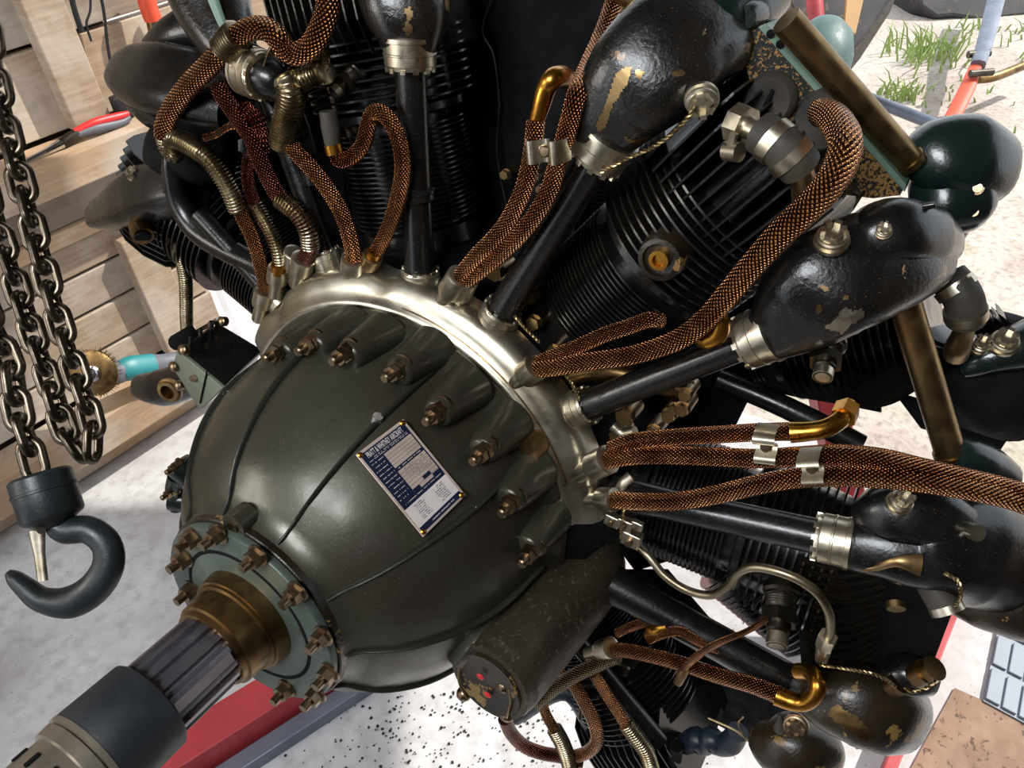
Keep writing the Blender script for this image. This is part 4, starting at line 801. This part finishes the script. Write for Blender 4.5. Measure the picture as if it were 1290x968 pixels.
# three long leads at right
l = lead([(770, 566, 2.42), (800, 556, 2.42), (850, 551, 2.42), (900, 548, 2.44), (950, 545, 2.46), (985, 544, 2.5), (1004, 544, 2.52)], .078, 'braid', 'uppermost long lead with a gold elbow')
MB().tube(pz([(996, 545, 2.5), (1015, 544, 2.52), (1036, 541, 2.56), (1053, 533, 2.64), (1064, 522, 2.75), (1068, 512, 2.9)]), [u(.088), u(.08), u(.078), u(.075), u(.075)], n=18).build('elbow', M['brass'], l, label='gold elbow'); MB().hexa(E(1062, 527, 2.7), E(1068, 514, 2.85), .0115).build('elbow_nut', M['brass'], l)
l = lead([(765, 580, 2.38), (800, 575, 2.36), (850, 574, 2.34), (905, 576, 2.32), (960, 578, 2.3), (1010, 575, 2.3), (1060, 573, 2.3), (1110, 578, 2.32), (1160, 590, 2.34), (1210, 602, 2.38), (1260, 614, 2.44), (1320, 632, 2.5)], .082, 'braid', 'middle long lead running to the right edge')
ferrule((728, 597, 2.44), (766, 579, 2.38), .095, l); clamp((964, 547), (966, 580), .085, l, 2.2)
l = lead([(772, 630, 2.38), (800, 632, 2.34), (850, 632, 2.32), (900, 624, 2.3), (950, 612, 2.28), (1000, 603, 2.26), (1050, 600, 2.26), (1110, 602, 2.26), (1170, 608, 2.28), (1230, 618, 2.34), (1280, 630, 2.42), (1330, 650, 2.5)], .085, 'braid', 'lowest of the three long leads')
ferrule((738, 628, 2.46), (774, 630, 2.38), .08, l); clamp((1019, 577), (1027, 605), .085, l, 2.14)
MB().tube(pz([(776, 632, 2.5), (783, 612, 2.55), (795, 600, 2.6)]), 1, n=8, ell=[(.002, .006), (.002, .006)]).build('clip_band', M['silver'], l)
# lower right leads
l = lead([(770, 818, 2.46), (800, 822, 2.44), (850, 834, 2.4), (900, 850, 2.36), (950, 864, 2.32), (985, 878, 2.3)], .078, 'braiddark', 'lower right lead with a large gold U elbow', [1, 1, 1.15])
MB().tube(pz([(978, 876, 2.3), (998, 884, 2.3), (1014, 885, 2.3), (1027, 875, 2.32), (1030, 860, 2.38), (1022, 848, 2.5), (1006, 846, 2.6)]), [u(.10), u(.085), u(.08), u(.08), u(.08)], n=20).build('elbow', M['brass'], l, label='large gold U elbow'); ferrule((742, 824, 2.5), (770, 816, 2.44), .08, l, 'silver')
l = lead([(818, 806, 2.5), (838, 798, 2.5), (858, 796, 2.5), (880, 808, 2.55), (905, 820, 2.6)], .05, 'braid', 'short thin lead with a gold tip at lower right'); MB().tube(pz([(818, 800, 2.6), (828, 793, 2.55), (842, 790, 2.55)]), [u(.07), u(.09), u(.06)], n=14).build('gold_tip', M['brass'], l)
MB().tube(pz([(778, 798, 2.6), (800, 788, 2.6), (825, 784, 2.65)]), u(.05), n=10).build('braid_end', M['braid'], l)
l = lead([(676, 886, 2.1), (700, 866, 2.2), (730, 848, 2.3), (760, 834, 2.4), (778, 826, 2.45)], .085, 'braidgrey', 'grey braided conduit crossing under the sump')
MB().lathe(E(778, 834, 2.5), -AX + tang(90) * .8, [(0, .0), (0, .017), (.003, .017), (.003, 0)], 28).build('washer', M['steel'], l)
l = lead([(748, 850, 2.6), (760, 868, 2.6), (775, 892, 2.6), (788, 912, 2.6), (806, 935, 2.6), (820, 960, 2.6), (828, 990, 2.6)], .068, 'braid', 'spring-ended lead at the bottom right of the sump'); coil([(788, 912, 2.6), (800, 928, 2.6), (814, 948, 2.6), (824, 975, 2.6)], .075, l)
l = lead([(706, 846, 2.6), (722, 862, 2.6), (738, 888, 2.6), (749, 912, 2.6), (752, 934, 2.6), (740, 948, 2.6), (722, 954, 2.6)], .085, 'braiddark', 'browned lead hooking back under the sump')
l = lead([(684, 890, 2.5), (690, 905, 2.5), (702, 925, 2.5), (712, 945, 2.5), (720, 970, 2.5), (724, 995, 2.5)], .068, 'braiddark', 'spring-wrapped lead dropping below the sump'); coil([(698, 918, 2.5), (708, 936, 2.5), (716, 958, 2.5), (722, 985, 2.5)], .08, l)
l = lead([(636, 906, 2.2), (644, 924, 2.3), (660, 940, 2.4), (682, 949, 2.5), (705, 953, 2.6), (735, 960, 2.7)], .09, 'braidred', 'dull purple-brown lead curving along the bottom edge')
MB().tube(pz([(734, 878, 2.8), (731, 905, 2.8)]), u(.03), n=8).build('loose_pin', M['steel'], l)
MB().tube(pz([(650, 905, 2.9), (715, 870, 3.0), (760, 935, 3.2), (790, 990, 3.3)]), [u(.1), u(.16), u(.2)], n=16).build('lower_pipe', M['boot'], eng)
# thin orange primer tube, grey fuel line
o_ = MB().tube(pz([(858, 846, 2.3), (868, 836, 2.28), (885, 822, 2.26), (910, 808, 2.24), (940, 796, 2.3), (966, 780, 2.5)]), [u(.035), u(.04), u(.03), u(.028)], n=10).build('orange_tube', M['orange'] if False else M['braid'], eng, label='thin orange braided tube crossing the lower lead')
MB().tube(pz([(866, 838, 2.3), (860, 848, 2.3), (854, 860, 2.3)]), [u(.03), u(.055), u(.05)], n=12).build('end_fitting', M['bronze'], o_)
g_ = MB().tube(pz([(806, 690, 2.5), (818, 702, 2.45), (838, 726, 2.4), (866, 744, 2.38), (896, 750, 2.36), (918, 738, 2.34), (930, 722, 2.32), (950, 715, 2.3), (976, 719, 2.28), (1005, 730, 2.28), (1030, 748, 2.3), (1044, 772, 2.34), (1046, 795, 2.4), (1042, 806, 2.45)]), u(.042), n=14, sub=8).build('fuel_line', M['greytube'], eng, label='bent grey steel line looping over the lower right cylinder')
MB().hexa(E(1043, 802, 2.44), E(1039, 814, 2.5), .0095).build('line_nut', M['silver'], g_); MB().cyl(E(1039, 812, 2.5), E(1035, 832, 2.6), .0085, .0065).build('line_fitting', M['silver'], g_)
for (x, y, s_) in ((796, 678, 1), (788, 660, .8), (772, 655, .8), (803, 662, .6)):
    p = E(x, y, 2.4); MB().box(p, tang(95) * .009 * s_, AX * .006 * s_, rad(95) * .011 * s_).build('line_clamp', M['silver'], g_, bevel=.0015); MB().cyl(p - AX * .006, p - AX * .012 * s_, .004 * s_).build('clamp_bolt', M['nut'], g_)
def twist(pts, r=.0011, label=None, parent=None):
    P_ = catmull(pz(pts), 14); mb = MB(); L = 0
    for s0 in (0, math.pi):
        Q = []; L = 0
        for i, p in enumerate(P_):
            if i: L += (P_[i] - P_[i - 1]).length
            t = (P_[min(i + 1, len(P_) - 1)] - P_[max(0, i - 1)]).normalized(); a = (AX - t * AX.dot(t)).normalized(); b = t.cross(a); w_ = L / .0045 * 2 * math.pi / 2 + s0
            Q.append(p + (a * math.cos(w_) + b * math.sin(w_)) * r)
        mb.tube(Q, r * .95, n=5, sub=1)
    return mb.build('lock_wire', M['wire'], parent or eng, smooth=60, label=label)
twist([(757, 217, 2.5), (790, 200, 2.48), (825, 184, 2.46), (850, 165, 2.46), (870, 144, 2.46), (873, 130, 2.5)], label='twisted lock wire from the gland to the slotted nut'); twist([(648, 398, 2.5), (664, 416, 2.45), (680, 432, 2.42)]); twist([(702, 462, 2.3), (718, 480, 2.35), (730, 504, 2.4)]); twist([(787, 636, 2.3), (784, 655, 2.3), (781, 678, 2.35)])
twist([(1033, 838, 2.5), (1060, 842, 2.45), (1085, 846, 2.45), (1112, 854, 2.5), (1128, 866, 2.55)]); twist([(1190, 722, 2.5), (1206, 732, 2.45), (1210, 750, 2.45), (1203, 765, 2.5)]); twist([(1140, 866, 2.6), (1150, 872, 2.55), (1165, 868, 2.6), (1180, 858, 2.6)])
# ================================================================== more fittings
# slotted boss plug on the large cylinder and spark plugs
b_ = MB().lathe(E(830, 328, 2.74), -AX, [(-.03, .026), (-.006, .0225), (0, .0205), (.001, .016), (-.004, .015), (-.005, 0)], 32).build('plug_boss', M['browngrime'], eng, label='round spark plug boss on the large cylinder')
MB().lathe(E(830, 328, 2.74), -AX, [(-.008, .0095), (.002, .0095), (.002, .006), (-.002, .005), (-.002, 0)], 24).build('plug_seat', M['brass'], b_)
def plug(a, b, s_=1.0, label=None):
    p, q = E(*a), E(*b); d = (q - p); L = d.length; r = .0125 * s_
    o = MB().lathe(p, d, [(0, r * 1.25), (L * .12, r * 1.3), (L * .16, r * 1.1), (L * .2, r * 1.1)] + [(L * (.22 + .02 * k), r * (1.05 if k % 2 else .97)) for k in range(8)] + [(L * .42, r * .85), (L * .75, r * .8), (L * .78, r * .66), (L, r * .66), (L, r * .5), (L * .96, r * .48), (L * .96, 0)], 24).build('spark_plug', M['steel'], eng, smooth=30, label=label)
    MB().hexa(p + d * .44, p + d * .64, r * 1.22).build('plug_hex', M['steel'], o); MB().lathe(p, d, [(L * .8, r * .72), (L * .99, r * .72), (L, r * .55)], 20).build('plug_cap', M['silver'], o); return o
plug((1045, 430, 2.85), (1036, 476, 2.5), .95, 'spark plug under the rocker box with the bare patch'); plug((986, 738, 2.9), (978, 815, 2.35), 1.25, 'large spark plug pointing down in the lower right')
plug((452, 90, 3.0), (420, 118, 2.7), .8, 'spark plug at the top left by the spring guard')
# drain hoses with clips
def drain(p, mats, label):
    o = MB().tube(pz(p[0]), [u(.095), u(.085), u(.085)], n=18).build('drain_hose', M['silver'], eng, label=label)
    MB().tube(pz(p[1]), u(.155), n=22).build('rubber_joint', M['rubber'], o)
    for a, b in p[2]: MB().tube([E(*a), E(*b)], [u(.17), u(.17)], n=24).build('hose_clip', M['silver'], o)
    MB().tube(pz(p[3]), [u(.09), u(.085), u(.105), u(.105)], n=18).build('lower_pipe', M['tubebrass'], o)
    MB().tube([E(*p[0][0]), E(*p[0][1])], [u(.15), u(.14)], n=8).build('inlet_nut', M['silver'], o); return o
d_ = drain([[(926, 154, 2.8), (942, 160, 2.75), (962, 170, 2.7)], [(958, 167, 2.7), (978, 180, 2.65), (996, 196, 2.65), (1008, 210, 2.7)], [((970, 174, 2.67), (982, 184, 2.65)), ((990, 192, 2.65), (1000, 203, 2.66))], [(1006, 208, 2.7), (1012, 222, 2.75), (1015, 238, 2.85), (1016, 255, 2.95)]], None, 'upper drain pipe with a rubber joint and two clips')
MB().tube(pz([(925, 168, 2.6), (920, 188, 2.6)]), .0035, n=8).build('split_pin', M['silver'], d_); MB().cyl(E(915, 190, 2.65), E(932, 192, 2.6), .008, n=14).build('pin_head', M['silver'], d_)
drain([[(1166, 328, 3.9), (1180, 340, 3.85), (1196, 352, 3.8)], [(1194, 350, 3.8), (1208, 366, 3.75), (1216, 384, 3.75), (1216, 404, 3.8)], [((1200, 358, 3.78), (1208, 368, 3.76)), ((1216, 390, 3.76), (1217, 400, 3.78))], [(1216, 404, 3.8), (1213, 420, 3.85), (1207, 436, 3.9), (1204, 446, 4.0)]], None, 'lower drain pipe with a rubber joint near the right edge')
# brass rocker drain tubes
def btube(a, b, r, label): 
    o = MB().tube([E(*a), E(*a).lerp(E(*b), .5), E(*b)], [u(r), u(r)], n=24).build('brass_tube', M['tubebrass'], eng, label=label)
    d = (E(*b) - E(*a)).normalized(); MB().lathe(E(*b) - d * .006, d, [(0, u(r)), (0, u(r) * 1.12), (.006, u(r) * 1.12), (.008, u(r) * .9)], 24).build('end_collar', M['tubebrass'], o); return o
btube((990, 25, 3.2), (1148, 206, 3.9), .112, 'straight brass tube above the speckled plate'); btube((1136, 368, 3.3), (1198, 575, 3.5), .125, 'straight brass tube standing at the right before the rear fins'); btube((770, -25, 3.2), (838, 18, 3.3), .12, 'brass tube at the top edge')
MB().tube(pz([(1196, 575, 3.5), (1215, 580, 3.55), (1240, 590, 3.7), (1260, 605, 3.8)]), [u(.2), u(.22), u(.2)], n=18).build('tube_socket', M['green'], eng)
# speckled plate with grommets
PP = lambda x, y, k=0: E(x, y, 3.35 + (x - 940) * .002)
pl = MB().prism([PP(x, y) for x, y in ((940, 40), (962, 30), (1000, 74), (1050, 135), (1100, 192), (1141, 234), (1134, 246), (1100, 250), (1068, 246), (1030, 236), (980, 190), (950, 120), (935, 70))], AX * u(.05)).build('speckled_plate', M['speck'], eng, smooth=0, label='olive plate with tan speckled chips')
MB().prism([PP(x, y) - AX * .002 for x, y in ((955, 34), (966, 29), (1142, 232), (1140, 242))] , AX * u(.35)).build('plate_flange', M['paleplate'], pl, smooth=0, bevel=.001, label='pale green folded edge')
for (x, y) in ((972, 42), (984, 55)): p = PP(x, y) - AX * .003; MB().cyl(p, p - AX * .001, .0035).build('rivet_hole', M['dark'], pl)
def grom(x, y, r, bore): 
    p = PP(x, y); g = MB().lathe(p + AX * .004, -AX, [(0, r), (.006, r), (.010, r * .92), (.013, r * .8), (.012, r * .3), (.008, 0)], 32).build('grommet', M['rubber'], pl); 
    if bore: MB().box(p - AX * .0105, UPW * .010 + RTW * .003, (UPW * -.3 + RTW) * .0014, AX * .0008).build('slit', M['dark'], g)
grom(970, 125, .0235, True); grom(1036, 152, .028, False)
# tan elbow pipe and small fittings between ring and right cylinders
t_ = MB().tube(pz([(698, 505, 2.9), (704, 486, 2.88), (720, 472, 2.86), (745, 466, 2.86), (775, 468, 2.9), (810, 478, 2.95), (850, 488, 3.0), (872, 492, 3.05)]), [u(.1), u(.11), u(.11), u(.1)], n=18).build('tan_pipe', M['bronze'], eng, label='pale tan pipe curving behind the ring')
for (x, y, s_) in ((628, 340, 1.1), (668, 372, .9), (676, 404, .9), (790, 520, 1.1), (826, 540, .8), (845, 520, .8), (862, 512, .8), (866, 494, .7), (852, 512, .7), (780, 545, .9), (700, 440, .8), (640, 218, .6), (676, 222, .6), (684, 236, .5)):
    z_ = 2.95 if y > 300 else 4.0; p = E(x, y, z_); o = MB().cyl(p + AX * .02, p - AX * .004, .0105 * s_, n=18).build('crankcase_stud', M['nut'], eng); MB().hexa(p - AX * .003, p - AX * .011, .0092 * s_).build('stud_nut', M['tubebrass'], o)
MB().tube(pz([(772, 536, 2.9), (784, 546, 2.9), (800, 544, 2.9)]), u(.06), n=12).build('white_lug', M['silver'], eng)
# odds at the right: capped housing, hex plug, sockets
c_ = MB().tube(pz([(1172, 732, 2.75), (1182, 750, 2.7), (1192, 766, 2.65)]), [u(.13), u(.13)], n=24).build('capped_stub', M['rubber'], eng, label='grey capped stub at the far right'); MB().tube(pz([(1190, 762, 2.66), (1195, 772, 2.63)]), u(.14), n=24).build('cap', M['silver'], c_)
MB().box(E(1165, 722, 2.7), tang(90) * .012, rad(90) * .012, AX * .006).build('cap_bracket', M['silver'], c_, bevel=.002)
MB().tube(pz([(1128, 760, 2.75), (1129, 768, 2.7)]), [u(.085), u(.08)], n=18).build('boss_plug', M['tubebrass'], eng); MB().tube(pz([(1178, 840, 2.9), (1150, 860, 2.9)]), u(.11), n=18).build('stub_pipe', M['black'], eng)
MB().tube(pz([(1218, 668, 2.9), (1232, 672, 2.8)]), u(.07), n=14).build('side_lug', M['silver'], eng)
rocker([(1195, 735, 3.6), (1235, 742, 3.5), (1275, 748, 3.5), (1330, 762, 3.7)], [(.2, .3), (.34, .36), (.4, .4), (.4, .4)], 'browngrime', 'oily brown-black casting at the right edge under the leads')
# bottom rocker and rubber elbow
rb_ = rocker([(955, 925, 3.0), (975, 935, 2.95), (1000, 940, 2.95), (1025, 945, 3.1), (1035, 960, 3.3)], [(.16, .2), (.3, .32), (.34, .38), (.3, .34), (.12, .2)], 'browngrime', 'dark oily rocker box at the bottom edge'); slotnut(E(1002, 916, 2.6), -AX + UPW * .5, .013, .010, rb_, 'nut')
MB().tube(pz([(983, 900, 2.6), (984, 918, 2.65)]), [u(.02), u(.08)], n=12).build('pointed_stub', M['rubber'], rb_)
be = MB().tube(pz([(862, 938, 3.2), (878, 932, 3.2), (886, 940, 3.2), (896, 932, 3.2), (906, 940, 3.2), (920, 936, 3.2), (930, 922, 3.2)]), [u(.13), u(.16), u(.12), u(.16), u(.12), u(.15), u(.13)], n=20).build('rubber_elbow', M['boot'], eng, label='ribbed blue-black rubber elbow at the bottom')
MB().tube(pz([(838, 930, 3.1), (862, 938, 3.2)]), u(.07), n=12).build('elbow_spigot', M['bronze'], be); MB().tube(pz([(852, 940, 3.0), (846, 985, 3.0)]), u(.09), n=14).build('black_stub', M['dark'], be)
MB().tube(pz([(892, 905, 2.9), (925, 920, 2.9), (945, 935, 2.9)]), .0012, n=6).build('lock_wire', M['wire'], be); MB().tube(pz([(938, 930, 2.8), (930, 912, 2.8), (936, 904, 2.8)]), .0012, n=6).build('lock_wire', M['wire'], be)
# ================================================================== data plate
pc = [(448, 573), (508, 528), (587, 624), (533, 677)]
hits = [dome(x, y, .0)[0] for x, y in pc]
ctr = sum(hits, Vector()) / 4; nrm = ((hits[2] - hits[0]).cross(hits[3] - hits[1])).normalized()
if nrm.dot(CAM - ctr) < 0: nrm = -nrm
pd = ctr + nrm * .009
def PN(x, y):
    c = c2w(ray(x, y)); return CAM + c * ((pd - CAM).dot(nrm) / c.dot(nrm))
Q4 = [PN(x, y) for x, y in pc]
def B(s_, t_): return (Q4[0] * (1 - s_) + Q4[1] * s_) * (1 - t_) + (Q4[3] * (1 - s_) + Q4[2] * s_) * t_
plate = MB().prism([B(0, 0) - nrm * .0012, B(1, 0) - nrm * .0012, B(1, 1) - nrm * .0012, B(0, 1) - nrm * .0012], nrm * .0012).build('data_plate', M['platesilver'], eng, smooth=0, bevel=.0003, label='blue and silver engraved data plate with four rivets')
def patch(s0, s1, t0, t1, mat, name, h=.0002): return MB().prism([B(s0, t0), B(s1, t0), B(s1, t1), B(s0, t1)], nrm * h).build(name, M[mat], plate, smooth=0)
patch(.045, .955, .03, .70, 'plateblue', 'blue_field'); patch(.045, .955, .70, .915, 'platewhite', 'pale_field'); patch(.045, .955, .915, .975, 'plateblue', 'blue_strip')
patch(.36, .93, .16, .335, 'platesilver', 'entry_block', .0004); patch(.36, .93, .375, .64, 'platesilver', 'entry_block', .0004)
def bars(rects, mat, name, h): 
    mb = MB()
    for s0, s1, t0, t1 in rects: mb.prism([B(s0, t0), B(s1, t0), B(s1, t1), B(s0, t1)], nrm * h)
    return mb.build(name, M[mat], plate, smooth=0, kind='stuff')
bars([(.36, .93, .16 + .175 * k / 5 - .0015, .16 + .175 * k / 5 + .0015) for k in range(1, 5)] + [(.36, .93, .375 + .265 * k / 7 - .0015, .375 + .265 * k / 7 + .0015) for k in range(1, 7)] + [(.60, .602, .375, .64), (.62, .78, .565, .60), (.78, .93, .61, .64), (.36, .5, .60, .64)], 'plateblue', 'ruled_lines', .0006)
rs = []
def words(s0, s1, t, hgt, fill=.8):
    s_ = s0
    while s_ < s1:
        w_ = random.uniform(.006, .014); 
        if random.random() < fill: rs.append((s_, min(s1, s_ + w_), t, t + hgt * random.uniform(.7, 1)))
        s_ += w_ + .008
for t_ in (.118, .135): words(.1 if t_ > .12 else .2, .9, t_, .009)
for k in range(11): words(.08, .33, .17 + .043 * k, .010, .7)
words(.4, .9, .35, .010); words(.1, .9, .66, .010); words(.3, .8, .94, .014, .9)
bars(rs, 'platewhite', 'fine_lettering', .0005); rs = []
for c0_ in (.2, .62):
    for k in range(8): words(c0_, c0_ + .2, .725 + k * .021, .010, .75)
for k in range(4): words(.42, .9, .39 + k * .038, .012, .35)
bars(rs, 'plateblue', 'stamped_lettering', .0005)
cu_ = bpy.data.curves.new('title', 'FONT'); cu_.body = 'PRATT & WHITNEY AIRCRAFT'; cu_.align_x = 'CENTER'; cu_.align_y = 'CENTER'; cu_.size = 1; cu_.extrude = .01; cu_.offset = .012
to = bpy.data.objects.new('title', cu_); COL.objects.link(to); bpy.context.view_layer.update()
tm = bpy.data.meshes.new_from_object(to.evaluated_get(bpy.context.evaluated_depsgraph_get())); bpy.data.objects.remove(to)
xs = [v.co.x for v in tm.vertices]; ys = [v.co.y for v in tm.vertices]; x0_, x1_, y0_, y1_ = min(xs), max(xs), min(ys), max(ys)
for v in tm.vertices:
    s_ = .13 + .74 * (v.co.x - x0_) / (x1_ - x0_); t_ = .105 - .06 * (v.co.y - y0_) / (y1_ - y0_); v.co = B(s_, t_) + nrm * (.0004 + (v.co.z > 0) * .0002) - ctr
tm.materials.clear(); tm.materials.append(M['platewhite']); tm.name = 'title_lettering'
inst('title_lettering', tm, Matrix.Translation(ctr), plate)
for s_, t_ in ((.055, .03), (.945, .03), (.945, .97), (.06, .965)): p = B(s_, t_); MB().lathe(p, nrm, [(0, .0030), (.0008, .0028), (.0016, .0015), (.0017, 0)], 16).build('rivet', M['brass'], plate)
